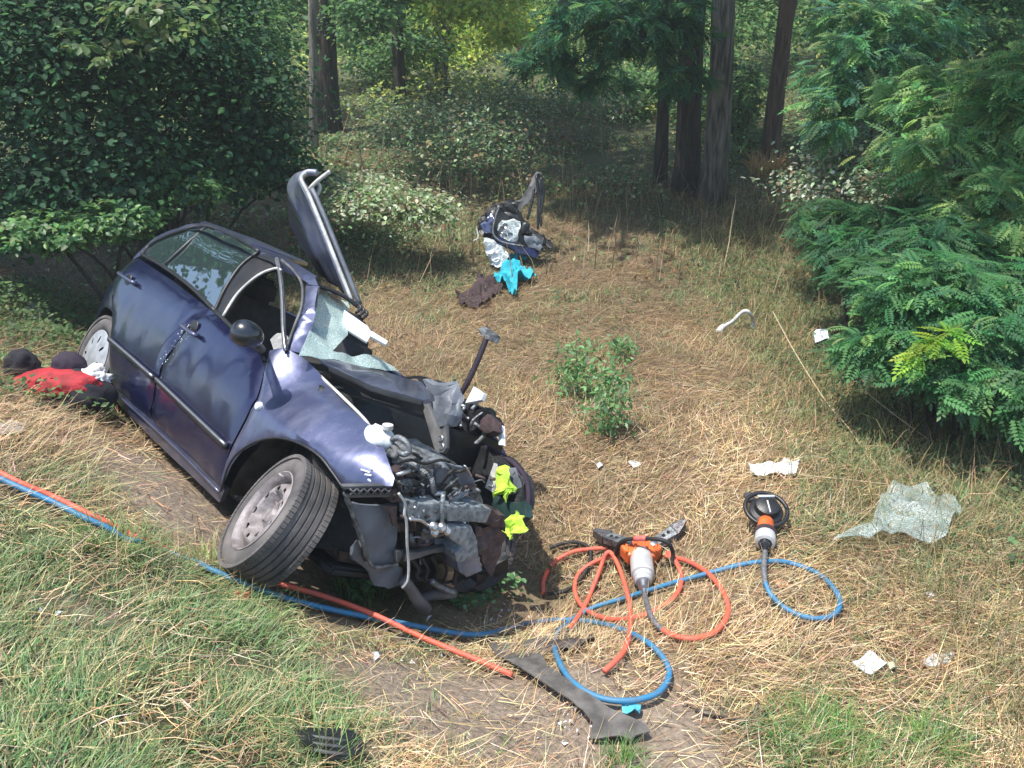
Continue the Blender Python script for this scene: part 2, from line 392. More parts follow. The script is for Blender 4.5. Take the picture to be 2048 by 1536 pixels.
def box_bm(bm, c, sx, sy, sz, rot=None, bev=0.):
    g = bmesh.ops.create_cube(bm, size=1); M = Matrix.Translation(c) @ (rot.to_4x4() if rot else Matrix()) @ Matrix.Diagonal((sx, sy, sz, 1))
    bmesh.ops.transform(bm, matrix=M, verts=g['verts']); return g['verts']
def rag(name, pxpoly, m, label, cat, h=.02, puff=.05, res=.03, seed=1., fs=9., parent=None, thick=.004, group=None):
    """crumpled cloth or plastic lying on the ground over the outline's footprint"""
    G = [gp(a, b, h)[:2] for a, b in pxpoly]
    def fn(u, v, d):
        n = abs(N3((u, v, seed), fs, seed)) + .5 * abs(N3((u, v, seed), fs * 2.3, seed + 4))
        e = 1 - min(1, d / .008) if d else 1
        return Vector((u, v, ground(u, v) + h + puff * n * (1 if e > 0 else .2)))
    o = sheet(name, G, fn, m, parent, res=res, thick=thick, label=label, edge=.008)
    if cat: o['category'] = cat
    if group: o['group'] = group
    return rehome(o) if parent is None else o

exec_order = []
# ---------------------------------------------------------------- ground
GREEN = [  # px, py, radius in metres, strength (positive green, negative bare / dry)
    (100, 1130, .5, .7), (60, 1400, .45, .9), (250, 1500, .4, .8), (450, 1500, .3, .6), (140, 950, .28, .9), (250, 1180, .3, .6), (330, 1330, .35, .5),
    (600, 1440, .25, .5), (520, 1260, .3, .3), (1640, 1450, .22, 1.0), (1560, 1500, .2, .7), (1860, 1490, .16, 1.), (1130, 740, .2, .7), (1220, 800, .2, .9),
    (700, 500, .6, .9), (850, 640, .25, .6), (1480, 460, .9, .9), (1700, 620, .8, 1.), (1850, 800, .7, .8), (1900, 950, .6, .6), (60, 650, .9, 1.), (180, 790, .5, .8), (300, 850, .25, .6),
    (1130, 600, .3, .5), (940, 460, .4, .4), (1250, 1515, .1, .8), (900, 1480, .25, .35), (1950, 1200, .5, .35), (1650, 1000, .2, .4), (1500, 700, .3, .5), (780, 1210, .18, .7)]
BARE = [(340, 990, .34, 1.3), (260, 920, .25, 1.), (420, 1070, .25, 1.2), (850, 1400, .34, .9), (1000, 1460, .38, 1.), (1320, 1500, .34, 1.1), (1100, 1400, .2, .8), (760, 1340, .25, .4), (560, 1170, .25, .6), (1150, 1330, .2, .4), (150, 1230, .15, .5)]
_GB = [(gp(a, b)[:2], r, s) for a, b, r, s in GREEN]; _BB = [(gp(a, b)[:2], r, s) for a, b, r, s in BARE]
def green_at(x, y):
    g = .10 * sstep((y - 6) / 3) + .9 * sstep((y - 10.4 + .2 * x) / 1.6) + .45 * sstep((-.1 - x) / .7) * sstep((3.6 - y) / 1.0) + .5 * sstep((x - 2.0 - .15 * y) / 1.5)
    g = g + .38 * sstep((x - .9) / 1.2) * sstep((3.9 - y) / 1.5) + .6 * sstep((x - 1.35 - .02 * y) / .8) * sstep((y - 3.0) / 1.) + .5 * sstep((y - 7.4) / 1.5) * sstep((.3 - x) / 1.)
    for c, r, s in _GB: g = g + s * np.exp(-((x - c[0]) ** 2 + (y - c[1]) ** 2) / r ** 2)
    return np.clip(g + .35 * fbm(x, y, 2.2, 11) - .05, 0, 1)
def bare_at(x, y):
    g = 0 * x
    for c, r, s in _BB: g = g + s * np.exp(-((x - c[0]) ** 2 + (y - c[1]) ** 2) / r ** 2)
    return np.clip(g + .2 * fbm(x, y, 3.1, 17), 0, 1)
def axis_pts(segs):
    out = []
    for a, b, s in segs: out += list(np.arange(a, b, s))
    return np.array(out + [segs[-1][1]])
gx = axis_pts([(-400, -40, 30), (-40, -12, 2), (-12, -5, .4), (-5, 4.5, .06), (4.5, 12, .4), (12, 40, 2), (40, 400, 30)])
gy = axis_pts([(-400, -30, 30), (-30, -4, 2), (-4, 1, .4), (1, 9.5, .06), (9.5, 20, .25), (20, 50, 2), (50, 600, 30)])
GX, GY = np.meshgrid(gx, gy); GZ = H(GX, GY) + .02 * fbm(GX, GY, 9, 21) * (np.abs(GX) < 14)
nx, ny = len(gx), len(gy); idx = np.arange(nx * ny).reshape(ny, nx)
gf = np.stack([idx[:-1, :-1], idx[:-1, 1:], idx[1:, 1:], idx[1:, :-1]], -1).reshape(-1, 4)
gg = green_at(GX, GY)[..., None]; bb = bare_at(GX, GY)[..., None]
gc = np.array([.20, .145, .085]) * (1 - gg) + np.array([.070, .080, .032]) * gg
gc = gc * (1 - bb) + np.array([.26, .205, .155]) * bb
gme = np_mesh('ground', np.stack([GX, GY, GZ], -1).reshape(-1, 3), gf, gc.reshape(-1, 3))
gm, n, l, p = nodes_of('earth_and_thatch')
at_ = n.new('ShaderNodeAttribute'); at_.attribute_name = 'Col'; tc = n.new('ShaderNodeTexCoord')
n1 = n.new('ShaderNodeTexNoise'); n1.inputs['Scale'].default_value = 38; n1.inputs['Detail'].default_value = 9; n1.inputs['Roughness'].default_value = .7
r1 = n.new('ShaderNodeMapRange'); r1.inputs[1].default_value = .3; r1.inputs[2].default_value = .7; r1.inputs[3].default_value = .45; r1.inputs[4].default_value = 1.5
mm = n.new('ShaderNodeVectorMath'); mm.operation = 'SCALE'
bn = n.new('ShaderNodeBump'); bn.inputs['Strength'].default_value = 1; bn.inputs['Distance'].default_value = .02
l.new(tc.outputs['Object'], n1.inputs['Vector']); l.new(n1.outputs[0], r1.inputs[0]); l.new(at_.outputs[0], mm.inputs[0]); l.new(r1.outputs[0], mm.inputs['Scale'])
l.new(mm.outputs[0], p.inputs['Base Color']); l.new(n1.outputs[0], bn.inputs['Height']); l.new(bn.outputs[0], p.inputs['Normal']); p.inputs['Roughness'].default_value = .95
link('ground', gme, gm, kind='structure', label='dry earth bank and meadow floor running into the wood', smooth=True)

# ---------------------------------------------------------------- vegetation generators
def blades(name, base, length, width, azim, lift, curve, col, m, label, segs=2, parent=None):
    """ribbons: base (n,3); lift = start elevation angle, curve = bend per segment (negative falls over)"""
    n = len(base); V = []; side_v = np.stack([-np.sin(azim), np.cos(azim), np.zeros(n)], -1)
    tw = RNG.uniform(-.6, .6, n)[:, None]; side_v = side_v + tw * np.array([0, 0, 1.]); side_v /= np.linalg.norm(side_v, axis=1)[:, None]
    p = base.copy(); el = lift.copy()
    for i in range(segs + 1):
        w = (width * (1 - i / segs * (1 if i < segs else .92)) * (.8 if i == 0 else 1.))[:, None] * .5
        V += [p - side_v * w, p + side_v * w]
        d = np.stack([np.cos(azim) * np.cos(el), np.sin(azim) * np.cos(el), np.sin(el)], -1)
        p = p + d * (length / segs)[:, None]; el = el + curve; azim = azim + RNG.uniform(-.15, .15, n)
    V = np.stack(V, 1); k = V.shape[1]; b = (np.arange(n) * k)[:, None]
    F = np.concatenate([np.concatenate([b + 2 * i, b + 2 * i + 1, b + 2 * i + 3, b + 2 * i + 2], 1) for i in range(segs)])
    me = np_mesh(name, V.reshape(-1, 3), F, np.repeat(col, k, 0))
    return link(name, me, m, parent, kind='stuff', label=label)
def ground_points(n, r0, r1, a0=-43, a1=43, power=1.):
    """more points near, fewer far away, all round the meadow in front"""
    u = RNG.random(n); r = (r0 ** power + u * (r1 ** power - r0 ** power)) ** (1 / power); a = np.radians(RNG.uniform(a0, a1, n))
    return np.sin(a) * r, np.cos(a) * r
def clear_of_car(x, y, m=.0):
    c = (np.stack([x, y, H(x, y)], -1) - CT) @ CR
    return ~((c[:, 0] > -.55) & (c[:, 0] < 3.05 + m) & (c[:, 1] > -.66 - m) & (c[:, 1] < .9))
def jitter(c, n, v=.25, hue=.1):
    b = RNG.normal(1, v, n)[:, None].clip(.35, 1.8); return np.clip(np.array(c) * b * (1 + RNG.normal(0, hue, (n, 3))), .004, .95)
def mixc(a, b, t): return a * (1 - t[:, None]) + b * t[:, None]

# where the two main hoses run (used to keep the grass off them)
BLUE_PX = [(-60, 925, .02), (0, 957, .02), (50, 980, .02), (110, 1006, .02), (165, 1034, .02), (215, 1056, .01), (250, 1078, -.01), (272, 1082), (300, 1089, -.02), (350, 1110, -.045), (395, 1125, -.035), (420, 1138), (470, 1160), (540, 1186), (600, 1204), (690, 1225), (800, 1246), (900, 1265), (970, 1268), (1050, 1248), (1120, 1240), (1175, 1243), (1235, 1256), (1292, 1283), (1328, 1318), (1338, 1352), (1312, 1388), (1250, 1402), (1190, 1392), (1140, 1358), (1113, 1310), (1111, 1272), (1140, 1243), (1185, 1216), (1250, 1196), (1300, 1180), (1360, 1162), (1430, 1143), (1480, 1130), (1530, 1123), (1580, 1126), (1640, 1150), (1676, 1190), (1676, 1220), (1650, 1236), (1610, 1234), (1570, 1216), (1542, 1190), (1530, 1165, .02)]
RED_PX = [(-60, 912, .02), (0, 946, .02), (50, 970, .02), (110, 995, .02), (165, 1022, .02), (215, 1046, .01), (255, 1066, -.01), (285, 1080), (330, 1098, -.03), (400, 1125, -.05), (470, 1145, -.045), (530, 1158, -.01), (560, 1168, .02), (640, 1190, .02), (740, 1226, .03), (850, 1277, .02), (950, 1318, .01), (1025, 1350, -.012)]
_grid = np.zeros((500, 500), bool)                       # 2 cm cells from (-4, 1)
for L_ in (BLUE_PX, RED_PX):
    P_ = catmull([gp(p[0], p[1], .04 + (p[2] if len(p) > 2 else 0)) for p in L_], 24); lo_ = catmull([(p[0], p[2] if len(p) > 2 else 0, 0) for p in L_], 24)
    for q, w in zip(P_, lo_):
        if w[1] > -.018:
            i, j = int((q[0] + 4) / .02), int((q[1] - 1) / .02)
            if 2 < i < 497 and 2 < j < 497: _grid[i - 1:i + 2, j - 2:j + 1] = True
SPOTS = [(gp(a, b)[:2], rr) for a, b, rr in [(640, 1488, .10), (695, 1498, .10), (145, 812, .36), (50, 765, .2), (1545, 945, .10), (1740, 1330, .07), (1050, 1300, .06), (1200, 1430, .06), (1240, 1465, .06)]]
def off_hose(x, y):
    i = np.clip(((x + 4) / .02).astype(int), 0, 499); j = np.clip(((y - 1) / .02).astype(int), 0, 499)
    sp = np.zeros(len(x), bool)
    for c, rr in SPOTS: sp |= (x - c[0]) ** 2 + (y - c[1]) ** 2 < rr * rr
    return (~sp | (RNG.random(len(x)) < .10)) & ~(_grid[i, j] & (x > -3.99) & (y > 1.01) & (y < 10.9)) | (RNG.random(len(x)) < .12)

# thin air haze round the whole place
bm = bmesh.new(); box_bm(bm, Vector((0, 30, 8)), 240, 190, 24); hz = bm_mesh(bm, 'haze')
hm = bpy.data.materials.new('haze_air'); hm.use_nodes = True; hm.node_tree.nodes.remove(hm.node_tree.nodes['Principled BSDF'])
pv = hm.node_tree.nodes.new('ShaderNodeVolumePrincipled'); pv.inputs['Color'].default_value = (.86, .95, .92, 1); pv.inputs['Density'].default_value = .0027; pv.inputs['Anisotropy'].default_value = .15
hm.node_tree.links.new(pv.outputs[0], hm.node_tree.nodes['Material Output'].inputs['Volume'])
link('haze', hz, hm, kind='stuff', label='thin pale summer haze in the wood')
sc.cycles.volume_bounces = 0

# lying straw
n_ = 320000; x, y = ground_points(n_, 1.5, 13, power=.9)
g = green_at(x, y); b = bare_at(x, y)
keep = (RNG.random(n_) > g * .62 + .22 * sstep((-.1 - x) / .7) * sstep((3.6 - y) / 1.0)) & (RNG.random(n_) > b * .9) & clear_of_car(x, y) & off_hose(x, y) & (fbm(x, y, 2.6, 31) > RNG.uniform(-1.2, -.1, n_)); x, y, g = x[keep], y[keep], g[keep]; k_ = len(x)
flow = 2.6 * fbm(x, y, 1.1, 41) + RNG.normal(0, .75, k_)
dist = np.hypot(x, y)
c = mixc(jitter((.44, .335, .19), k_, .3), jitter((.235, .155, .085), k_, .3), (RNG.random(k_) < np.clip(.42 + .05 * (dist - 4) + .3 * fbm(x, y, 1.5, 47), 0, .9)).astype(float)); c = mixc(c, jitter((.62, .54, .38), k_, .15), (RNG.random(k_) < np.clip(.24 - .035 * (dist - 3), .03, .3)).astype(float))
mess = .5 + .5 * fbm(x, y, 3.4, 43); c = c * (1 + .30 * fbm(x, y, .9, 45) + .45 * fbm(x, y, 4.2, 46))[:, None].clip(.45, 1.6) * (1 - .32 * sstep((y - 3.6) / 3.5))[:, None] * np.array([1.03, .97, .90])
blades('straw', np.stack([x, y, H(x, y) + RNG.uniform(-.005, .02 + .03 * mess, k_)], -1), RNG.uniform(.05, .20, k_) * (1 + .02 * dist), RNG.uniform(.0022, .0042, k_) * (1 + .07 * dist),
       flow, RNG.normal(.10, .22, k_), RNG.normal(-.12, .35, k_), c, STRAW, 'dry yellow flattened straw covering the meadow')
# short dry tufts sticking up
n_ = 40000; x, y = ground_points(n_, 1.9, 13, power=1.2)
keep = (fbm(x, y, 1.9, 51) > RNG.uniform(-.3, .5, n_)) & clear_of_car(x, y) & (RNG.random(n_) > .8 * bare_at(x, y)); x, y = x[keep], y[keep]; k_ = len(x)
blades('dry_grass', np.stack([x, y, H(x, y)], -1), RNG.uniform(.06, .2, k_), RNG.uniform(.0025, .0045, k_) * (1 + .05 * y), RNG.uniform(0, 6.28, k_), RNG.normal(1.0, .3, k_), RNG.normal(-.45, .3, k_),
       jitter((.42, .31, .16), k_, .3), STRAW, 'thin dry grass tufts standing in the straw')
# green grass
n_ = 350000; x, y = ground_points(n_, 1.5, 11, power=.8)
g = green_at(x, y); tuft = fbm(x, y, 5.5, 61)
keep = (RNG.random(n_) < np.clip(g * 1.15 * (.55 + .8 * tuft), 0, 1)) & (RNG.random(n_) > .85 * bare_at(x, y)) & clear_of_car(x, y) & off_hose(x, y); x, y, g, tuft = x[keep], y[keep], g[keep], tuft[keep]; k_ = len(x)
az = 2.2 * fbm(x, y, 1.7, 63) + .5 + RNG.normal(0, .7, k_)
c = mixc(jitter((.115, .215, .08), k_, .3), jitter((.25, .31, .13), k_, .25), (RNG.random(k_) < .36).astype(float)); c = mixc(c, jitter((.44, .40, .24), k_, .2), (RNG.random(k_) < .13).astype(float))
blades('green_grass', np.stack([x, y, H(x, y)], -1), RNG.uniform(.04, .135, k_) * (.7 + .6 * np.clip(tuft + .3, 0, 1)), RNG.uniform(.003, .006, k_) * (1 + .06 * y), az, RNG.normal(.85, .3, k_), RNG.normal(-.55, .3, k_),
       c, GRASS, 'green roadside grass bent over in tufts', segs=3)

# taller tangled grass at the meadow's right edge and along its far rim
n_ = 60000; x, y = ground_points(n_, 2.5, 13, 2, 43, power=1.); w_ = np.clip(sstep((x - 1.1 - .06 * y) / .9) + sstep((y - 10.2) / 1.5), 0, 1)
keep = (RNG.random(n_) < w_ * (.55 + .6 * fbm(x, y, 2.7, 65))); x, y = x[keep], y[keep]; k_ = len(x)
c = mixc(jitter((.16, .17, .07), k_, .3), jitter((.34, .25, .13), k_, .3), (RNG.random(k_) < .5).astype(float))
blades('tall_grass', np.stack([x, y, H(x, y)], -1), RNG.uniform(.14, .38, k_), RNG.uniform(.003, .0055, k_) * (1 + .05 * y), RNG.uniform(0, 6.28, k_), RNG.normal(1.05, .3, k_), RNG.normal(-.5, .3, k_), c, GRASS, 'tall tangled grass, half dry, along the right and far edge of the meadow', segs=3)

# broad leaf undergrowth: many small leaves over the floor of the wood
LEAFQ = np.array([[0, 0, 0], [.5, .33, .06], [1, 0, -.06], [.5, -.33, .06]])           # a pointed leaf folded on its rib
LEAFH = np.array([[0, 0, 0], [.28, .34, .05], [.7, .30, .03], [1.05, 0, -.12], [.7, -.30, .03], [.28, -.34, .05]])
def pinnate(k=7, l=1., w=.13, droop=.25):
    V = []; F = []
    for i in range(k):
        s = (i + 1) / (k + 1) * l; z = -droop * (s / l) ** 2 * l
        for sgn in (-1, 1):
            b = len(V); a = .42; ll = .26 * l * (1 - .35 * abs(2 * s / l - 1))
            dx, dy = math.sin(a) * ll, math.cos(a) * ll * sgn; px_, py_ = -math.cos(a) * w * .5 * l, math.sin(a) * w * .5 * l * sgn
            V += [(s, 0, z), (s + dx * .5 + px_, dy * .5 + py_, z + .01), (s + dx, dy, z - .06 * l), (s + dx * .5 - px_, dy * .5 - py_, z + .01)]; F.append((b, b + 1, b + 2, b + 3))
    b = len(V); V += [(l * .93, 0, -droop * l * .9), (l * 1.07, w * .5, -droop * l), (l * 1.22, 0, -droop * l * 1.25), (l * 1.07, -w * .5, -droop * l)]; F.append((b, b + 1, b + 2, b + 3))
    b = len(V); V += [(-.1, -.006, 0), (-.1, .006, 0), (l, .004, -droop * l), (l, -.004, -droop * l)]; F.append((b, b + 1, b + 2, b + 3))
    return np.array(V, float), np.array(F)
PINV, PINF = pinnate()
def scatter_leaves(name, P, size, nrm, col, m, tmpl=LEAFQ, faces=((0, 1, 2, 3),), parent=None, spin=None, **kw):
    """place one template leaf per point: z of the template along nrm, x along a random (or given) heading"""
    n = len(P); nrm = nrm / np.linalg.norm(nrm, axis=1)[:, None]
    h = RNG.normal(0, 1, (n, 3)) if spin is None else spin
    X = h - nrm * (h * nrm).sum(1)[:, None]; X /= np.maximum(np.linalg.norm(X, axis=1), 1e-6)[:, None]; Y = np.cross(nrm, X)
    T = tmpl[None] * size[:, None, None]
    V = P[:, None] + T[..., :1] * X[:, None] + T[..., 1:2] * Y[:, None] + T[..., 2:] * nrm[:, None]
    k = tmpl.shape[0]; F = (np.asarray(faces)[None] + (np.arange(n) * k)[:, None, None]).reshape(-1, np.asarray(faces).shape[1])
    return link(name, np_mesh(name, V.reshape(-1, 3), F, np.repeat(col, k, 0)), m, parent, **kw)
HF = ((0, 1, 2, 3), (0, 3, 4, 5))
def blob_points(blobs, n, shell=.35, clump=.12):
    """points in leaf clumps spread through a set of ellipsoids (centre, (rx,ry,rz))"""
    w = np.array([b[1][0] * b[1][1] + b[1][1] * b[1][2] + b[1][0] * b[1][2] for b in blobs]); w = w / w.sum(); P = []; Nn = []
    for (c, r), ww in zip(blobs, w):
        k = int(n * ww) + 1; nc = max(3, k // 16); d = RNG.normal(0, 1, (nc, 3)); d /= np.linalg.norm(d, axis=1)[:, None]
        rad = (1 - shell * RNG.random(nc) ** .8 + .12 * RNG.normal(0, 1, nc))[:, None]; cc = np.array(c) + d * rad * np.array(r)
        i = RNG.integers(0, nc, k); sp = clump * np.mean(r)
        P.append(cc[i] + RNG.normal(0, 1, (k, 3)) * sp * np.array([1.25, 1.25, .55])); Nn.append(d[i])
    return np.concatenate(P), np.concatenate(Nn)
def pblobs(L):
    """(px, py, depth, radius in px horizontally, radius in px vertically, radius in depth m)"""
    return [(at(a, b, d), (rx / FPX * d, rz, ry / FPX * d)) for a, b, d, rx, ry, rz in L]

def undergrowth(name, n, r0, r1, hmax, cols, size, label, seed, a0=-36, a1=36, dens=None, bias=0.):
    x, y = ground_points(n, r0, r1, a0, a1, power=1.1)
    d = fbm(x, y, .9, seed) + bias; keep = d > RNG.uniform(-.35, .5, n)
    keep &= off_hose(x, y)
    if dens is not None: keep &= RNG.random(n) < dens(x, y)
    x, y, d = x[keep], y[keep], d[keep]; k = len(x)
    top = hmax * np.clip(.25 + .9 * d + .35 * fbm(x, y, 3.3, seed + 3), .08, 1.2)
    z = H(x, y) + top * RNG.random(k) ** .55
    c = jitter(cols[0], k, .25); 
    for cc, f in cols[1:]: c = mixc(c, jitter(cc, k, .25), (RNG.random(k) < f).astype(float))
    nn = RNG.normal(0, .55, (k, 3)) + np.array([0, -.15, 1.])
    return scatter_leaves(name, np.stack([x, y, z], -1), RNG.uniform(.6, 1.3, k) * size * (1 + .03 * y), nn, c, LEAFFAR, kind='stuff', label=label)
G1 = (.075, .145, .07); G2 = (.13, .20, .08); GB = (.05, .13, .085); BR = (.22, .15, .08); YG = (.30, .37, .08)
undergrowth('undergrowth', 95000, 9.3, 20, .24, [(.10, .19, .08), ((.17, .26, .10), .4), (BR, .18), ((.38, .44, .25), .18)], .05, 'low mixed green brambles and weeds under the trees', 71, bias=.05, dens=lambda x, y: np.clip(sstep((y - 11.0) / 1.5) + sstep((-.6 - x) / .8) * sstep((y - 9.3) / 1.), .06, 1))
undergrowth('low_weeds', 52000, 3.6, 10.2, .15, [G1, (G2, .5), (BR, .12)], .032, 'scattered small green weeds in the dry meadow', 73, dens=lambda x, y: green_at(x, y))
undergrowth('tall_weeds', 26000, 4.2, 11.5, .40, [(.08, .14, .06), ((.17, .17, .08), .35), (G2, .3)], .038, 'tall tangled weeds under and before the right shrubs', 85, a0=14, a1=42, dens=lambda x, y: sstep((x - 1.75 - .03 * y) / .6), bias=.1)
undergrowth('verge_weeds', 12000, 5.0, 9.5, .28, [(.08, .16, .06), (G2, .4)], .04, 'green weeds on the verge left of the rear wheel', 87, a0=-42, a1=-27, bias=.2)
undergrowth('distant_undergrowth', 60000, 17, 42, .7, [(.17, .25, .08), (G2, .4), ((.42, .48, .12), .35)], .075, 'bright and dark low leaves far back in the wood', 75, bias=.25)
undergrowth('dead_bracken', 20000, 8.8, 17, .38, [BR, ((.24, .16, .07), .5)], .05, 'rusty brown dead bracken between the brambles', 79, dens=lambda x, y: (fbm(x, y, .7, 81) > .12) * 1.)

# dead upright stems and twigs poking out of the undergrowth
n_ = 2600; x, y = ground_points(n_, 8.6, 20, power=1.1); k_ = n_
blades('dead_stems', np.stack([x, y, H(x, y)], -1), RNG.uniform(.3, 1.0, k_), RNG.uniform(.008, .016, k_), RNG.uniform(0, 6.28, k_), RNG.normal(1.15, .25, k_), RNG.normal(-.12, .15, k_), mixc(jitter((.30, .22, .13), k_, .3), jitter((.16, .15, .09), k_, .3), (RNG.random(k_) < .5) * 1.), STRAW, 'dead stems and twigs standing in the undergrowth', segs=3)

# ---------------------------------------------------------------- trees
def trunk_pts(x, y, h, lean=(0, 0), wob=.06, sd=0, k=14):
    z0 = ground(x, y) - .15
    return [(x + lean[0] * t * h + wob * math.sin(t * 5 + sd), y + lean[1] * t * h + wob * math.cos(t * 4 + sd * 2), z0 + t * h) for t in [i / (k - 1) for i in range(k)]]
def make_trunk(pts, r, m, parent, sd=0, seg=16):
    bm = bmesh.new(); n = len(pts); rs = [r * (1 - .45 * i / (n - 1)) * (1 + .35 * math.exp(-i * 1.3)) for i in range(n)]
    tube_bm(bm, pts, rs, seg)
    for v in bm.verts:
        q = v.co; a = N3(q, 3.2, sd); v.co = q + Vector((N3((q.x * 4, q.y * 4, q.z * .6), 3, sd), N3((q.x * 4, q.y * 4, q.z * .6), 3, sd + 9), 0)) * r * .28
    return link('trunk', bm_mesh(bm, 'trunk'), m, parent, smooth=True)
def crown_mesh(name, seed, n=2300, R=2.3, hh=1.5, size=.22):
    rs = np.random.default_rng(seed); nc = 46; d = rs.normal(0, 1, (nc, 3)); d /= np.linalg.norm(d, axis=1)[:, None]; cc = d * rs.uniform(.35, 1., nc)[:, None] * np.array([R, R, hh])
    i = rs.integers(0, nc, n); P = cc[i] + rs.normal(0, .30, (n, 3)); N_ = rs.normal(0, .6, (n, 3)) + np.array([0, 0, 1.]); N_ /= np.linalg.norm(N_, axis=1)[:, None]
    h = rs.normal(0, 1, (n, 3)); X = h - N_ * (h * N_).sum(1)[:, None]; X /= np.linalg.norm(X, axis=1)[:, None]; Y = np.cross(N_, X); s = rs.uniform(.6, 1.3, n)[:, None, None] * size
    T = LEAFQ[None] * s; V = P[:, None] + T[..., :1] * X[:, None] + T[..., 1:2] * Y[:, None] + T[..., 2:] * N_[:, None]
    F = np.arange(4)[None] + (np.arange(n) * 4)[:, None]; c = np.clip(np.array([.055, .12, .04]) * rs.normal(1, .3, (n, 1)).clip(.4, 1.8), .01, .5)
    me = np_mesh(name, V.reshape(-1, 3), F, np.repeat(c, 4, 0)); me.materials.append(LEAFFAR); return me
CROWNS = [crown_mesh('crown_leaves', 100 + i) for i in range(3)]
LIT = [Vector(gp(a, b)) for a, b in [(800, 560), (900, 450), (1150, 480), (750, 395), (700, 370), (1700, 340), (1620, 380), (1500, 260), (1340, 470), (1500, 600), (1000, 400), (540, 340), (1530, 360), (850, 250), (100, 650)]]
def blocks(c, rad=2.1):
    return any((c - t - SUN * (c - t).dot(SUN)).length < rad for t in LIT)
def tree(px, y, r, label, h=8., lean=(0, 0), bark=None, crowns=3, spread=1.9, px_top=None, sd=0, name='tree', group=None, base_x=None, ch=None):
    x = base_x if base_x is not None else (px - 1024) / FPX * 1.0
    if base_x is None:                                  # find the world x whose trunk foot stands in this column
        x = 0.
        for _ in range(12):
            z = ground(x, y) - CAM_Z; dep = y * cp - z * sp_; x = (px - 1024) / FPX * dep
    t = thing(name, label, 'tree', (x, y, ground(x, y)), group)
    bpy.context.view_layer.update()
    pts = [Vector(p) - t.location for p in trunk_pts(x, y, h, lean, sd=sd)]
    make_trunk(pts, r, bark or BARK, t, sd)
    if y > 18: crowns = 0
    for i in range(crowns):
        a = sd * 1.3 + i * 2.4; loc = Vector((lean[0] * h + math.cos(a) * spread, lean[1] * h + math.sin(a) * spread, (ch or h * .78) + (i % 3) * .7))
        for _ in range(14):
            if not blocks(t.location + loc): break
            a += .45; loc.x = lean[0] * h + math.cos(a) * spread; loc.y = lean[1] * h + math.sin(a) * spread
        else:
            if i: continue
        o = bpy.data.objects.new('crown', CROWNS[(i + sd) % 3]); COL.objects.link(o); o.parent = t
        o.location = loc; o.rotation_euler = (0, 0, a)
    return t
T_LOCUST = tree(1415, 11.6, .165, 'thickest grey trunk, right of the dark hollow trunk, behind the meadow', lean=(-.02, 0), sd=1, name='locust_tree')
T_HOLLOW = tree(1362, 12.0, .17, 'dark split trunk just left of the thickest grey trunk', lean=(.0, 0), bark=BARKD, sd=2, name='locust_tree', crowns=2)
T_THIN = tree(1322, 12.3, .085, 'thin black trunk left of the dark split trunk', lean=(0, 0), bark=BARKD, sd=3, crowns=1, h=7, name='locust_tree')
tree(1543, 13.6, .135, 'straight brown trunk standing alone with tan grass at its foot', sd=4, bark=BARKB, name='locust_tree')
tree(668, 16.5, .19, 'broad dark trunk behind the pale leaning stem', sd=5, bark=BARKD, name='woodland_tree')
tree(626, 14.6, .075, 'pale slender stem leaning right before the broad dark trunk', lean=(.05, 0), sd=6, crowns=1, bark=bark_mat('bark_pale', (.12, .11, .09), (.30, .27, .22)), name='woodland_tree')
tree(797, 19, .12, 'slim dark trunk between the broad dark trunk and the mossy one', sd=7, bark=BARKD, name='woodland_tree')
tree(882, 20, .15, 'mossy brown trunk left of the sunlit glade', sd=8, bark=BARK, name='woodland_tree')
tree(1040, 24, .17, 'reddish trunk lit at its foot in the far glade', sd=9, bark=BARKB, name='woodland_tree')
tree(1128, 21, .12, 'narrow dark trunk behind the hanging locust leaves', sd=10, bark=BARKD, crowns=1, name='woodland_tree')
tree(742, 27, .13, 'distant thin trunk seen left of the slim dark trunk', sd=11, bark=BARKD, crowns=1, name='woodland_tree')
tree(1245, 25, .16, 'distant trunk dimly seen through the locust branches', sd=12, bark=BARKD, name='woodland_tree')
tree(1700, 19, .2, 'dark trunk far back above the right thicket', sd=13, bark=BARKD, name='woodland_tree')
tree(1830, 17, .24, 'dark brown trunk at the top right above the thicket', sd=14, bark=BARKB, name='woodland_tree')
tree(1985, 17, .26, 'dark brown trunk nearest the top right corner', sd=15, bark=BARKB, name='woodland_tree')
tree(520, 20, .16, 'trunk hidden in shade behind the big left bush', sd=16, bark=BARKD, name='woodland_tree')
for i, (bx, by) in enumerate([(-6.4, 9.2), (-4.3, 10.2), (-8.6, 7.4), (4.8, 7.6), (6.2, 10.5)]):   # added trees, crowns out of view; the left ones shade the bush
    tree(0, by, .2, ['tall tree added inside the big left bush to shade it', 'tall tree added behind the big left bush to shade it', 'unseen tree added past the left edge of the bush for shade', 'tree rising out of the right thicket', 'tree behind the right thicket'][i],
         base_x=bx, h=7.5, sd=20 + i, crowns=4, spread=1.5, name='woodland_tree', bark=BARKD)

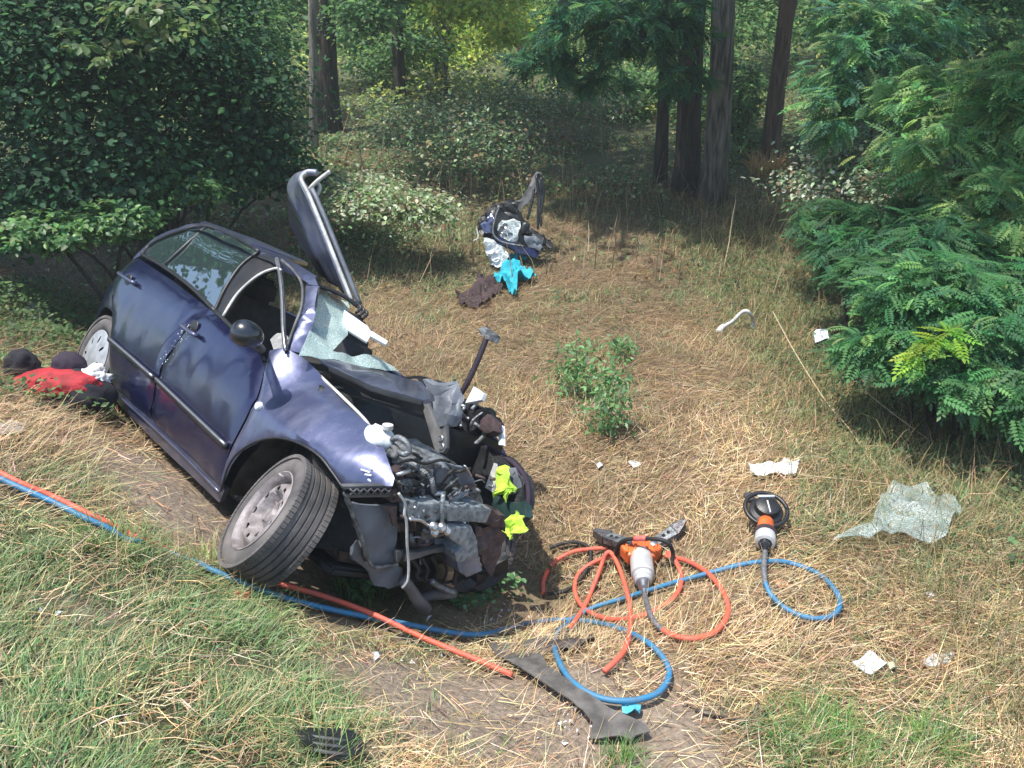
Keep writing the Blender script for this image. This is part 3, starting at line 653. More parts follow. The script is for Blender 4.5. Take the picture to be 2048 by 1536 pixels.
def foliage(name, label, cat, blobs, n, size, cols, m=LEAF, tmpl=LEAFH, faces=HF, group=None, parent=None, shell=.4, clump=.12, up=1.0, stems=None, part='foliage', ztop=None):
    P, D = blob_points(blobs, n, shell, clump)
    gz = H(P[:, 0], P[:, 1]); ok = P[:, 2] > gz + .02
    if ztop: ok &= P[:, 2] < ztop + .35 * fbm(P[:, 0], P[:, 1], 1.8, 97)
    P, D = P[ok], D[ok]; k = len(P)
    c = jitter(cols[0], k, .22)
    for cc, f in cols[1:]: c = mixc(c, jitter(cc, k, .22), (RNG.random(k) < f).astype(float))
    nn = D * .45 + RNG.normal(0, .42, (k, 3)) + np.array([0, -.1, up]); sp = D * .8 + RNG.normal(0, .8, (k, 3)) + np.array([0, -.2, -.35])
    if parent is None:
        c0 = P.mean(0); t = thing(name, label, cat, (c0[0], c0[1], ground(c0[0], c0[1])), group)
    else: t = parent
    org = np.array(t.location); scatter_leaves(part, P - org, RNG.uniform(.45, 1.3, k) * size, nn, c, m, tmpl, faces, t, spin=sp)
    if stems:
        bm = bmesh.new(); base = np.array([t.location[0], t.location[1], t.location[2] - .1]) if parent is None else None
        for i in range(stems):
            q = P[RNG.integers(0, k)]; b = base + np.array([RNG.uniform(-.25, .25), RNG.uniform(-.2, .2), 0]); mid = (b + q) / 2 + np.array([0, 0, .25 * abs(q[2] - b[2])]) + RNG.normal(0, .08, 3)
            tube_bm(bm, [v - org for v in catmull([b, mid, q], 4)], [.022 * (1 - .085 * j) for j in range(9)], 5)
        link('stem', bm_mesh(bm, 'stem'), BARKD, t, smooth=True)
    return t
D1 = (.036, .105, .048); D2 = (.07, .17, .06); D3 = (.14, .26, .08)
foliage('hazel_bush', 'big dark broad-leaved bush filling the top left behind the car', 'bush', pblobs([
    (60, 120, 7.6, 240, 230, .9), (300, 60, 8.2, 220, 200, .9), (460, 180, 9.0, 140, 170, .8), (200, 330, 7.8, 230, 130, .7), (420, 320, 8.8, 150, 90, .6), (40, 400, 7.4, 150, 95, .5),
    (150, -150, 8, 320, 180, 1.), (380, -140, 8.6, 180, 170, .9), (540, 300, 9.0, 75, 80, .5), (590, 350, 9.3, 50, 40, .4)]), 60000, .068, [(.028, .088, .042), (D1, .4), (D2, .12)], m=leaf_mat('hazel_leaf', .75, .45), stems=9, clump=.24, shell=.75, ztop=3.1)
foliage('hazel_branch', 'branch in sunlit yellow-green leaf colour hanging before the dark bush at top left', 'branch', pblobs([(330, 30, 6.9, 120, 40, .2), (215, 120, 6.9, 40, 35, .12), (130, 80, 6.9, 60, 20, .15), (290, 60, 7, 90, 30, .2)]), 420, .085, [(.09, .16, .06), ((.16, .23, .09), .4)], clump=.2)  # lighter copy of the bush's leaf colour, sunlight painted in
foliage('low_bush', 'low leafy bush at the foot of the dark left bush, beside the car roof', 'bush', pblobs([(230, 440, 7.3, 90, 40, .3), (80, 460, 7.0, 110, 35, .3), (370, 380, 7.9, 80, 25, .3)]), 5200, .06, [D2, (D3, .4)], stems=6)
foliage('bramble_patch', 'bramble patch, sunlight put into its pale leaves, between the upright roof panel and the wreckage', 'brambles', pblobs([(740, 400, 9.2, 80, 20, .5), (850, 415, 9.2, 50, 16, .4), (700, 375, 9.8, 50, 18, .4)]), 7000, .05, [(.20, .27, .13), ((.46, .50, .34), .4), (D3, .2), (BR, .1)], clump=.5, shell=1.)  # pale leaf share paints the patch of sun on these brambles
for a in [((940, 275, 11.5, 130, 22, .7), (830, 240, 12.5, 90, 20, .6)), ((1010, 205, 14.5, 110, 18, .8), (1180, 210, 14.5, 90, 18, .6))]:
    foliage('bramble_patch', {940: 'dull green bramble mound left of the meadow top', 1130: 'leafy mound in shade just left of the split trunk', 1010: 'far bramble bank below the sunlit glade'}[a[0][0]], 'brambles', pblobs(a), 4600, .055, [G1, (G2, .45), (BR, .16), ((.34, .40, .24), .12)], clump=.55, shell=1.)
PF = PINF; LOCL = leaf_mat('locust_leaf', .65, .5)
def locust(name, label, L, n, size, cols, cat='bush', group=None, stems=8, clump=.14, parent=None, up=1.1, part='foliage', shell=.45):
    return foliage(name, label, cat, pblobs(L), n, size, cols, LOCL, PINV, PF, group, parent, shell=shell, clump=clump, up=up, stems=stems, part=part)
B1 = (.050, .165, .070); B2 = (.09, .24, .09); B3 = (.19, .35, .13)
locust('locust_shrub', 'deep green locust shrub overhanging the meadow at mid right', [(1850, 590, 5.6, 125, 80, .45), (1775, 690, 5.5, 75, 60, .35), (1980, 640, 5.4, 130, 105, .5), (1930, 750, 5.2, 110, 50, .35), (2060, 750, 5.1, 90, 80, .4)], 3300, .15, [B1, (B2, .45), (B3, .15)], stems=12)
locust('locust_sprig', 'bright yellow-green locust sprig in the deep green shrub', [(1860, 695, 5.0, 55, 22, .08), (1900, 670, 5.0, 20, 20, .06)], 46, .15, [(.24, .40, .05), ((.16, .34, .05), .4)], cat='branch', stems=None, up=1.4)
locust('locust_shrub', 'pale locust thicket along the right edge, topmost', [(1930, 300, 7.4, 150, 130, .6), (2040, 180, 7.0, 110, 110, .5), (1850, 190, 8.2, 110, 60, .4), (2010, 410, 6.6, 110, 70, .5)], 3000, .19, [B2, (B3, .5), ((.24, .36, .12), .25)], stems=10)
locust('locust_shrub', 'blue-green locust thicket right of the lone brown trunk', [(1730, 130, 9.2, 110, 60, .5), (1680, 230, 9.0, 60, 55, .4), (1810, 60, 9.6, 130, 60, .5), (1690, 50, 9.6, 70, 45, .4)], 2200, .20, [(.09, .24, .15), (B2, .3), (B3, .35)], stems=8)
locust('locust_shrub', 'shaded shrub between meadow and pale thicket', [(1690, 500, 7.2, 70, 40, .3), (1860, 480, 6.6, 130, 45, .4), (1740, 545, 6.4, 50, 35, .3)], 1700, .15, [B1, (D2, .3)], stems=8)
foliage('bramble_patch', 'brambles with sun flecks put into the leaf colour, under the right thicket', 'brambles', pblobs([(1720, 320, 9.6, 110, 40, .5), (1800, 380, 8.6, 90, 30, .4), (1650, 370, 9.4, 70, 25, .4)]), 6200, .055, [(.16, .24, .12), ((.50, .54, .40), .4), (BR, .15)], clump=.5, shell=1.)  # near-white leaf share paints sun glints on the brambles
foliage('bush', 'fresh green bush between the thick and the brown trunks', 'bush', pblobs([(1480, 190, 14.5, 45, 80, .5), (1490, 300, 13.8, 50, 50, .5)]), 3600, .075, [(.12, .20, .07), (D2, .5)], stems=5)
locust('locust_shrub', 'dim locust growth low under the sunlit right brambles', [(1680, 440, 8.2, 90, 40, .4), (1800, 440, 7.6, 90, 40, .4), (1950, 540, 6.2, 90, 40, .4)], 1700, .15, [B1, (D2, .4)], stems=6)
locust('hanging', '', [(1180, 50, 9.8, 120, 50, .5), (1080, 110, 10.2, 60, 30, .3), (1260, 120, 10, 80, 35, .4), (1330, 50, 9.8, 80, 70, .4), (1200, 165, 10.4, 50, 18, .2), (1350, 150, 10.4, 60, 30, .3), (1130, 130, 10.4, 90, 40, .4), (1260, 30, 10.4, 140, 40, .5)], 2700, .19, [(.035, .13, .075), (B1, .4), (D3, .1)], parent=T_LOCUST, stems=None, part='foliage')
# middle-distance and far leaf masses of the wood, one bush or crown each
RW = np.random.default_rng(5)
far = [(720, 10, 26, 110, 50), (860, 70, 19, 90, 80), (760, 130, 20, 70, 40), (980, 40, 26, 120, 60), (540, 80, 18, 60, 90), (1130, 60, 23, 110, 90), (1500, 60, 18, 80, 80), (1600, 20, 20, 120, 80), (1850, 60, 15, 130, 60), (1300, 100, 22, 90, 80), (1420, 240, 16, 60, 60),
       (930, 15, 15, 110, 30), (730, 30, 14, 60, 45), (1010, 70, 17, 40, 25), (820, 90, 18, 70, 35),
       (900, 110, 24, 60, 40), (1060, 110, 28, 90, 50), (1250, 210, 17, 70, 35), (1980, 60, 14, 110, 60), (1740, 110, 13, 90, 60), (520, 60, 15, 90, 90)]
lab = ['behind the broad dark trunk', 'above the mossy trunk', 'by the slim dark trunk', 'coloured sunlit yellow-green over the glade', 'beside the dark left bush', 'behind the hanging locust leaves', 'behind the lone brown trunk', 'above and right of the brown trunk', 'over the right thicket', 'behind the split trunk',
       'low between the two big trunks', 'hanging in sunlit yellow-green colour above the mossy trunk', 'just right of the pale slender stem', 'small and bright at the left of the locust branches', 'between the slim dark trunk and the mossy one', 'in front of the sunlit glade', 'deep in the far glade', 'low left of the split trunk', 'in the top right corner', 'behind the blue-green thicket', 'dim, far behind the big left bush']
for i, (a, b, d, rx, ry) in enumerate(far):
    br = i in (3, 11, 13, 15, 16, 1)  # these get bright leaf colours, the glade's sunlight painted in
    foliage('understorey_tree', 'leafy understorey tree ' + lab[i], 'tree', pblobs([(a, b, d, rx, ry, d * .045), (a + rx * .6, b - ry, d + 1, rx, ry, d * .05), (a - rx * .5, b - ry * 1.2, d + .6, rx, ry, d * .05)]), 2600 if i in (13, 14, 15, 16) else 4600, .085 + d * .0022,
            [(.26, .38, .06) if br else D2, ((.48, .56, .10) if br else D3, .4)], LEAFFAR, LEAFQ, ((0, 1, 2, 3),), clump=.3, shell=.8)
# the far wood reads as one mass
n_ = 60000; x = RNG.uniform(-60, 60, n_); y = RNG.uniform(34, 60, n_); hz = RNG.random(n_)
z = H(x, y, False) + hz * (9 + 2 * fbm(x, y, .12, 91)); c = mixc(jitter(D2, n_, .35), jitter((.50, .58, .12), n_, .3), np.clip(.35 + fbm(x, y, .2, 93), 0, 1))  # yellow-green patches put backlight into the leaf colour
bmf = scatter_leaves('far_wood', np.stack([x, y, z], -1), RNG.uniform(.3, .75, n_), RNG.normal(0, 1, (n_, 3)) + np.array([0, -.5, .6]), c, LEAFFAR, kind='stuff', label='far wood closing the view behind the trees')
# tan grass at the foot of the lone trunk, weed clump in the meadow
def grass_clump(name, label, px, py, n, r, h, col, m=GRASS, wid=.006, cat='grass clump', up=1.25):
    c = gp(px, py); rr = r * RNG.random(n) ** .6; a = RNG.uniform(0, 6.28, n); x = c[0] + rr * np.cos(a); y = c[1] + rr * np.sin(a)
    t = blades(name, np.stack([x, y, H(x, y) - .01], -1), RNG.uniform(.5, 1.1, n) * h, RNG.uniform(.7, 1.3, n) * wid, a + RNG.normal(0, .7, n), RNG.normal(up, .2, n), RNG.normal(-.35, .2, n), col, m, label, segs=3)
    del t['kind']; t['category'] = cat; return rehome(t)
grass_clump('grass_tuft', 'tan dry grass tuft at the foot of the lone brown trunk', 1535, 350, 420, .26, .42, jitter((.52, .33, .14), 420, .2), STRAW, .014)
LEAFN = LEAFQ * np.array([1, .55, 1.])
for (a_, b_, hh, w_, nn_, lbl) in [(1215, 868, .50, .10, 620, 'tall leafy green weed alone in the middle of the straw'), (1150, 790, .40, .12, 460, 'smaller leafy weed left of the tall one in the straw'), (1240, 720, .22, .12, 260, 'sparse leafy weed behind the tall one in the straw')]:
    c_ = np.array(gp(a_, b_)); foliage('weed', lbl, 'weed', [(c_ + np.array([0, 0, hh * q]), (w_ * (1.15 - .5 * q), w_ * .8, hh * .28)) for q in (.25, .55, .85)], nn_, .055, [(.12, .27, .10), ((.20, .36, .15), .4)], LEAF, LEAFN, ((0, 1, 2, 3),), clump=.6, shell=1., up=.3)
grass_clump('grass_tuft', 'bright green grass clump at the bottom right', 1640, 1500, 520, .20, .17, jitter((.13, .26, .06), 520, .25), GRASS, .005, up=1.1)
grass_clump('grass_tuft', 'small green grass tuft in the bottom right corner', 1860, 1500, 170, .09, .16, jitter((.15, .28, .06), 170, .25), GRASS, .005, up=1.1)
grass_clump('grass_tuft', 'green grass tuft at the bottom edge by the torn plastic strip', 1245, 1535, 130, .06, .13, jitter((.13, .26, .07), 130, .25), GRASS, .005)
grass_clump('grass_tuft', 'long green grass tuft over the hoses at the left', 235, 1100, 260, .14, .22, jitter((.14, .22, .07), 260, .25), GRASS, .006, up=1.0)
grass_clump('grass_tuft', 'long pale grass tuft by the foot of the front tyre', 440, 1150, 300, .16, .17, jitter((.30, .33, .13), 300, .25), GRASS, .006, up=1.0)
grass_clump('grass_tuft', 'long grass tuft in front of the black plastic piece', 655, 1532, 60, .10, .30, jitter((.22, .32, .12), 60, .25), GRASS, .006)
grass_clump('grass_tuft', 'weeds growing under the broken front end', 720, 1190, 150, .12, .22, jitter((.10, .20, .07), 150, .25), GRASS, .008)
for i, (pts, lbl) in enumerate([([(1545, 622, .35), (1590, 705, .25), (1650, 800, .12), (1700, 860, .06), (1752, 940, .01)], 'longest pale stalk slanting from the meadow past the white cloth'),
        ([(1600, 950, .04), (1700, 960, .06), (1830, 975, .03)], 'dry stalk lying from the white cloth to the glass sheet'),
        ([(1690, 725, .30), (1740, 790, .2), (1865, 885, .05)], 'grey-white stalk leaning in front of the deep green shrub'),
        ([(1530, 1200, .03), (1600, 1165, .08), (1690, 1130, .05)], 'pale stalk lying across the blue hose ring'),
        ([(1720, 990, .03), (1760, 1000, .06), (1640, 1110, .01)], 'bent dry stalk before the glass sheet')]):
    rehome(tube('dry_stalk', catmull([gp(a, b, h) for a, b, h in pts], 6), .0045, WOOD, seg=5, label=lbl, cat='stalk'))
tw = rehome(tube('twig', catmull([gp(1390, 1420, .01), gp(1480, 1440, .02), gp(1545, 1425, .03)], 6), .007, BARK, seg=6, label='grey forked twig beside the bright green grass clump', cat='twig'))
tube('twig_fork', [np.array(gp(1500, 1440, .02)) - np.array(tw.location), np.array(gp(1518, 1405, .06)) - np.array(tw.location)], .005, BARK, tw, seg=5)
# leafy weed under the front bumper
foliage('weed', 'green leafy weed growing at the lowest corner of the wreck', 'weed', [(np.array(gp(930, 1215)) + np.array([0, 0, .05]), (.16, .06, .05)), (np.array(gp(990, 1190)) + np.array([0, 0, .08]), (.10, .05, .06))], 260, .035, [(.09, .20, .08), ((.16, .28, .12), .4)], LEAF, LEAFH, HF, clump=.3)
foliage('weed', 'green leafy weed between red hose and grey plastic liner', 'weed', [(np.array(gp(725, 1190)) + np.array([0, 0, .08]), (.12, .06, .09))], 240, .035, [(.07, .17, .07), ((.12, .24, .1), .4)], LEAF, LEAFH, HF, clump=.3)

# ---------------------------------------------------------------- the wrecked car (local: x forward, y left, z up, origin on the ground under the rear axle)
car = thing('wrecked_car', 'crashed dark blue hatchback tilted nose-down in the ditch, roof cut open', 'car', mw=CAR_M)
bpy.context.view_layer.update()
def zz(o, k=1984 / 620, ox=180, oy=320): return [(a / k + ox, b / k + oy) for a, b in o]
def S(pts, off=0.): return [side(a, b, off) for a, b in pts]
def dent(x, z):
    d = .010 * N3((x, 0, z), 2.3, 2) + .004 * N3((x, 0, z), 7, 5)
    d += .030 * max(0, (x - 2.35)) * N3((x, 0, z), 6, 9)
    d += .014 * math.exp(-((x - 1.06) / .09) ** 2) * N3((x, 0, z), 22, 3)
    return d
def flank(off=0., dn=True):
    def fn(u, v, d):
        return Vector((u, -(float(HY(u, v)) + off) + d * 1.2 + (dent(u, v) if dn else 0), v))
    return fn
def flank_pt(px, py, off=0.):
    x, z = side(px, py, off); return np.array([x, -(float(HY(x, z)) + off), z])

rear_door_px = [(250, 517), (277, 516), (350, 566), (402, 606), (428, 627), (402, 630), (381, 642), (355, 675), (321, 725), (308, 762), (297, 834), (262, 806), (219, 766), (217, 680), (222, 622), (232, 560)]
front_door_px = [(403, 629), (432, 629), (470, 668), (521, 706), (526, 732), (509, 795), (484, 842), (456, 896), (439, 975), (370, 902), (301, 838), (311, 764), (324, 728), (358, 678), (384, 644)]
fender_px = [(530, 725), (536, 700), (566, 694), (602, 714), (646, 763), (700, 818), (743, 856), (769, 898), (785, 955), (780, 971), (684, 974), (662, 943), (638, 912), (601, 888), (561, 876), (521, 880), (482, 900), (458, 930), (441, 982), (440, 950), (459, 898), (487, 845), (512, 797)]
sill_px = [(219, 768), (262, 808), (299, 838), (370, 904), (440, 978), (430, 1004), (360, 935), (288, 866), (212, 788)]
rd = sheet('rear_door', S(rear_door_px), flank(), PAINT, car, res=.05, thick=.02)
fd = sheet('front_door', S(front_door_px), flank(.002), PAINT, car, res=.05, thick=.02)
fe = sheet('front_fender', S(fender_px), flank(.003), PAINT_DUSTY_SHEEN, car, res=.035, thick=.004)
sheet('sill', S(sill_px), flank(-.012), PAINT_DUSTY_SHEEN, car, res=.05, thick=.03)
# rear quarter with the wheel arch, in body coordinates
arch = [(0 + .35 * math.cos(a), .30 + .35 * math.sin(a)) for a in np.linspace(math.radians(170), math.radians(28), 12)]
xr = S([(217, 680)])[0][0]
quarter = [(-.66, .50), (-.345, .36)] + arch[1:] + [(xr - .02, .47), (xr - .06, .80), (xr - .16, .97), (xr - .3, .99), (-.45, 1.0), (-.60, .96), (-.68, .75)]
sheet('rear_quarter', quarter, flank(-.004), PAINT, car, res=.07, thick=.006)
lin = [Vector((.36 * math.cos(a), 0, .30 + .36 * math.sin(a))) for a in np.linspace(math.radians(-10), math.radians(190), 18)]
bm = bmesh.new(); A = [bm.verts.new(v + Vector((0, -.76, 0))) for v in lin]; B = [bm.verts.new(v + Vector((0, -.45, 0))) for v in lin]
for i in range(17): bm.faces.new((A[i], A[i + 1], B[i + 1], B[i]))
bmesh.ops.solidify(bm, geom=bm.faces[:], thickness=.008); link('wheel_arch_liner', bm_mesh(bm, 'wheel_arch_liner'), BLACKP, car, smooth=True)
lin = [Vector((2.50 + .37 * math.cos(a), 0, .34 + .37 * math.sin(a))) for a in np.linspace(math.radians(0), math.radians(190), 18)]
bm = bmesh.new(); A = [bm.verts.new(v + Vector((0, -.765, 0))) for v in lin]; B = [bm.verts.new(v + Vector((0, -.42, .0))) for v in lin]
for i in range(17): bm.faces.new((A[i], A[i + 1], B[i + 1], B[i]))
for v in bm.verts: v.co += Vector((N3(v.co, 9, 1), N3(v.co, 9, 2), N3(v.co, 9, 3))) * .03
bmesh.ops.solidify(bm, geom=bm.faces[:], thickness=.008); link('wheel_arch_liner', bm_mesh(bm, 'wheel_arch_liner'), DUSTP, car, smooth=True)
# dark lip round the front arch
al = [flank_pt(a, b, .008) for a, b in [(441, 982), (458, 930), (482, 900), (521, 880), (561, 876), (601, 888), (638, 912), (662, 943), (684, 974)]]
tube('arch_lip', catmull(al, 5), .006, BLACKP, fe, seg=6)
# body side mouldings with bright insert
for o, pts in ((rd, [(219, 679), (262, 716), (307, 756)]), (fd, [(313, 760), (380, 824), (452, 893)])):
    P = catmull([flank_pt(a, b, .006) for a, b in pts], 5)
    bm = bmesh.new(); tube_bm(bm, P, .017, 6); link('side_moulding', bm_mesh(bm, 'm'), BLACKP, o, smooth=True)
    bm = bmesh.new(); tube_bm(bm, [p + np.array([0, -.012, .009]) for p in P], .0075, 6); link('bright_strip', bm_mesh(bm, 'm'), CHROME, o, smooth=True)
# lighter tube painting the highlight along the sill edge
tube('sill_highlight', catmull([flank_pt(a, b, .002) for a, b in [(216, 772), (258, 811), (296, 845), (368, 912), (438, 984)]], 5), .007, PAINT_DUSTY_SHEEN, car, seg=6)
# door handles: black disc painting in the dark recess, painted grip, lock
for o, c, a, b in ((rd, (256, 560), (245, 549), (273, 567)), (fd, (387, 655), (371, 653), (397, 672))):
    cc = flank_pt(*c, .002); lathe('handle_recess_dark', [(.045, 0), (.042, .004), (.0, .005)], cc, (0, -1, 0), BLACKP, o, seg=20)
    p0, p1 = flank_pt(*a, .006), flank_pt(*b, .006); up = np.array([0, -.028, 0])
    tube('door_handle', catmull([p0, p0 + up, (p0 + p1) / 2 + up * 1.25, p1 + up, p1], 4), .0125, PAINT_DUSTY_SHEEN, o, seg=8)
# side repeater lamp
p0 = flank_pt(516, 812, .006); lathe('side_repeater', [(.0, .012), (.016, .010), (.022, .0), (.022, -.01)], p0, (0, -1, 0), WHITEP, fe, seg=14)
# chipped paint along the door gap and scratches at the wing's tip
bm = bmesh.new()
for i in range(46):
    t = random.random(); a = 383 - 62 * t + random.uniform(-9, 9); b = 645 + 80 * t + random.uniform(-7, 7)
    q = flank_pt(a, b, .0065); s = random.uniform(.003, .011)
    vs = [bm.verts.new(q + np.array([random.uniform(-1, 1) * s, -.001, random.uniform(-1, 1) * s])) for _ in range(3)]
    bm.faces.new(vs)
for (a, b), (c, d) in [((733, 925), (742, 938)), ((720, 938), (738, 944)), ((728, 948), (742, 950)), ((735, 958), (741, 962)), ((715, 915), (719, 920))]:
    p, q = flank_pt(a, b, .009), flank_pt(c, d, .009); w = np.array([0, 0, .004]); bm.faces.new([bm.verts.new(v) for v in (p - w, q - w, q + w, p + w)])
link('chipped_paint', bm_mesh(bm, 'chips'), WHITEP, car, kind='stuff')

# ---- windows and their frames
def rail(name, pts, r, m, parent, off=0., flat=.5, seg=8, **kw):
    return tube(name, catmull([flank_pt(a, b, off) for a, b in pts], 5), r, m, parent, seg=seg, **kw)
wtop = [(283, 507), (300, 490), (330, 473), (368, 460), (411, 453)]
glass_px = [(284, 509), (300, 492), (330, 475), (368, 461), (411, 455), (465, 474), (515, 505), (482, 532), (452, 577), (428, 616), (380, 572), (325, 532)]
gl = sheet('rear_side_window', S(glass_px, -.006), flank(-.010, False), GLASS, rd, res=.07, thick=.003, edge=0)
rail('window_divider', [(411, 454), (370, 491), (329, 529)], .010, BLACKP, gl, -.004)
rail('window_trim', [(284, 509), (325, 532), (380, 572), (430, 622)], .012, BLACKP, rd, .0)
rail('window_trim', [(430, 622), (478, 668), (522, 704)], .012, BLACKP, fd, .0)
rail('window_frame', [(284, 508), (300, 490), (330, 473), (368, 459), (411, 452), (465, 472), (517, 503)], .011, BLACKP, rd, .0)
rail('window_frame', [(517, 503), (480, 533), (448, 580), (430, 620)], .010, BLACKP, rd, .002)
# black painted B pillar band and bright-edged front door frame
bp = [(430, 622), (449, 582), (480, 535), (512, 512), (534, 506), (552, 520), (550, 536), (517, 549), (478, 583), (447, 632)]
sheet('window_frame', S(bp), flank(.004, False), BLACKP, fd, res=.04, thick=.02)
rail('door_seal', [(446, 632), (476, 586), (516, 551), (550, 537), (562, 541)], .008, OFFW, fd, .008)
rail('door_seal', [(563, 520), (585, 540), (603, 568), (603, 612), (588, 655), (574, 694)], .008, DUSTP, car, .002)
P = catmull([flank_pt(a, b, .014) for a, b in [(553, 518), (562, 560), (565, 610), (567, 660), (570, 700)]], 4); tube('bent_frame_post', P, .013, DUSTP, fd, seg=8)
P = [p + np.array([.018, -.012, 0]) for p in P]; tube('bent_frame_seam', P, .006, CHROME, fd, seg=6)
# A pillar: broad sheet
ap = [(608, 566), (634, 570), (626, 625), (612, 680), (603, 706), (566, 697), (592, 640), (602, 600)]
sheet('windscreen_pillar', S(ap), flank(.0, False), PAINT_DUSTY_SHEEN, car, res=.035, thick=.03, edge=.012)
# roof rail and roof skin
def roof(x, y):
    return 1.36 + .012 * (1 - min(1, abs(y) / .62) ** 2.2) - .05 * (y + .6) - .5 * max(0, .35 - x) ** 1.6 - .035 * max(0, x - 1.2) ** 1.3
RX0 = -.30; RX1 = 1.66
rail_px = [(248, 520), (256, 510), (305, 477), (355, 455), (399, 446), (446, 449), (500, 473), (555, 497), (602, 518), (632, 552), (634, 570), (610, 567), (592, 548), (555, 512), (517, 503), (465, 472), (411, 452), (368, 459), (330, 473), (300, 490), (284, 508)]
sheet('roof_rail', S(rail_px), flank(.006, False), PAINT_DUSTY_SHEEN, car, res=.05, thick=.02, edge=.01)
a0, a1 = side(300, 480), side(634, 556)
bm = bmesh.new(); rows = []
for i in range(25):
    t = i / 24; x = -.42 + (a1[0] + .42) * t; row = []
    for j in range(13):
        s_ = j / 12; y = -.60 + (.38 + .55 * max(0, 1 - t / .62)) * s_ * (1 - .25 * t)
        zc = roof(x, y) + .012 * N3((x, y, 0), 5, 3); row.append(bm.verts.new((x, y, zc)))
    rows.append(row)
for A, B in zip(rows, rows[1:]):
    for j in range(12): bm.faces.new((A[j], A[j + 1], B[j + 1], B[j]))
bmesh.ops.solidify(bm, geom=bm.faces[:], thickness=.012); link('roof', bm_mesh(bm, 'roof'), PAINT_DUSTY_SHEEN, car, smooth=True)
# roof flap folded up: front header runs from the fold to the curled tip
def cp_(px, py, dep): return cdep(px, py, dep)
edgeF = catmull([cp_(700, 600, 4.75), cp_(668, 520, 4.78), cp_(640, 450, 4.82), cp_(615, 390, 4.86), cp_(600, 358, 4.9), cp_(612, 345, 4.9), cp_(632, 345, 4.9)], 6)
edgeR = catmull([cp_(660, 565, 5.2), cp_(625, 505, 5.25), cp_(596, 440, 5.28), cp_(578, 400, 5.3), cp_(575, 372, 5.3), cp_(590, 347, 5.2), cp_(628, 338, 5.1)], 6)
bm = bmesh.new(); rows = []
for a, b in zip(edgeF, edgeR):
    rows.append([bm.verts.new(a + (b - a) * j / 8 + np.array([.012, .02, 0]) * math.sin(j / 8 * math.pi) + .008 * N3(a + (b - a) * j / 8, 8, 3)) for j in range(9)])
for A, B in zip(rows, rows[1:]):
    for j in range(8): bm.faces.new((A[j], A[j + 1], B[j + 1], B[j]))
bmesh.ops.recalc_face_normals(bm, faces=bm.faces[:]); bmesh.ops.solidify(bm, geom=bm.faces[:], thickness=.014)
rf = link('roof_flap', bm_mesh(bm, 'roof_flap'), PAINT_GREY, car, smooth=True, label='dented roof half folded up on end beyond the roof rail')
tube('header_rail', [p + np.array([.012, 0, .0]) for p in edgeF], .020, PAINT_GREY, rf, seg=8)
tube('header_seal', [p + np.array([.040, -.012, .0]) for p in edgeF[:30]], .011, OFFW, rf, seg=6)
tube('header_seal', [p + np.array([.060, .03, .0]) for p in edgeF[:22]], .015, GREYP, rf, seg=6)
tube('torn_strip', catmull([cp_(612, 385, 4.9), cp_(635, 362, 4.88), cp_(660, 343, 4.86)], 5), .012, OFFW, rf, seg=6)
tube('torn_strip', catmull([cp_(632, 362, 4.95), cp_(640, 375, 4.95), cp_(633, 392, 4.95)], 5), .012, OFFW, rf, seg=6)
inner = [cp_(574, 400, 5.35), cp_(590, 440, 5.33), cp_(640, 530, 5.28), cp_(662, 560, 5.22), cp_(640, 552, 5.35), cp_(600, 490, 5.45), cp_(580, 450, 5.45)]
prism('roof_lining', inner, np.array([-.05, .05, 0]), BLACKP, rf, bevel=.003)
# windscreen: crazed sheet hanging from the header, torn edge
WP0 = np.array([1.62, 0, 1.36]); WN = np.cross(np.array([.63, 0, -.38]), np.array([0, 1, 0])); WN = WN / np.linalg.norm(WN)
eu = np.array([0, 1., 0]); ev = np.cross(WN, eu); ev = ev / np.linalg.norm(ev)
def wpl(px, py):
    q = on_plane(px, py, WP0, WN) - WP0; return (float(q @ eu), float(q @ ev))
ws = [(632, 572), (660, 582), (700, 606), (694, 640), (697, 668), (676, 690), (664, 704), (700, 708), (745, 714), (778, 728), (800, 744), (768, 742), (712, 732), (655, 716), (602, 706), (612, 680), (625, 625)]
wsh = sheet('windscreen', [wpl(*p) for p in ws], lambda u, v, d: Vector(WP0 + eu * u + ev * v + WN * (.035 * N3((u, v, 0), 5, 3) + .02 * N3((u, v, 0), 13, 5))), WSHIELD, car, res=.03, thick=.004, edge=0, label='shattered pale green windscreen sagging over the bonnet')
# cowl and torn header edge
tube('torn_header', catmull([cp_(636, 572, 4.6), cp_(660, 580, 4.65), cp_(690, 594, 4.68), cp_(714, 612, 4.7)], 5), .012, BLACKP, car, seg=6)
prism('sun_visor', [cp_(688, 619, 4.62), cp_(736, 652, 4.5), cp_(742, 662, 4.5), cp_(747, 664, 4.5), cp_(776, 682, 4.42), cp_(772, 689, 4.42), cp_(741, 672, 4.48), cp_(734, 684, 4.48), cp_(684, 653, 4.6)], np.array([-.01, .01, -.012]), WHITEP, car, bevel=.003, label='white torn visor strip sticking out over the meadow')
for a, b in ((700, 600), (712, 612), (706, 606)):
    c = cp_(a, b, 4.7); tube('torn_bracket', catmull([c, c + np.array([.05, .05, -.01]), c + np.array([.07, .02, -.05])], 4), .010, BLACKP, car, seg=6)
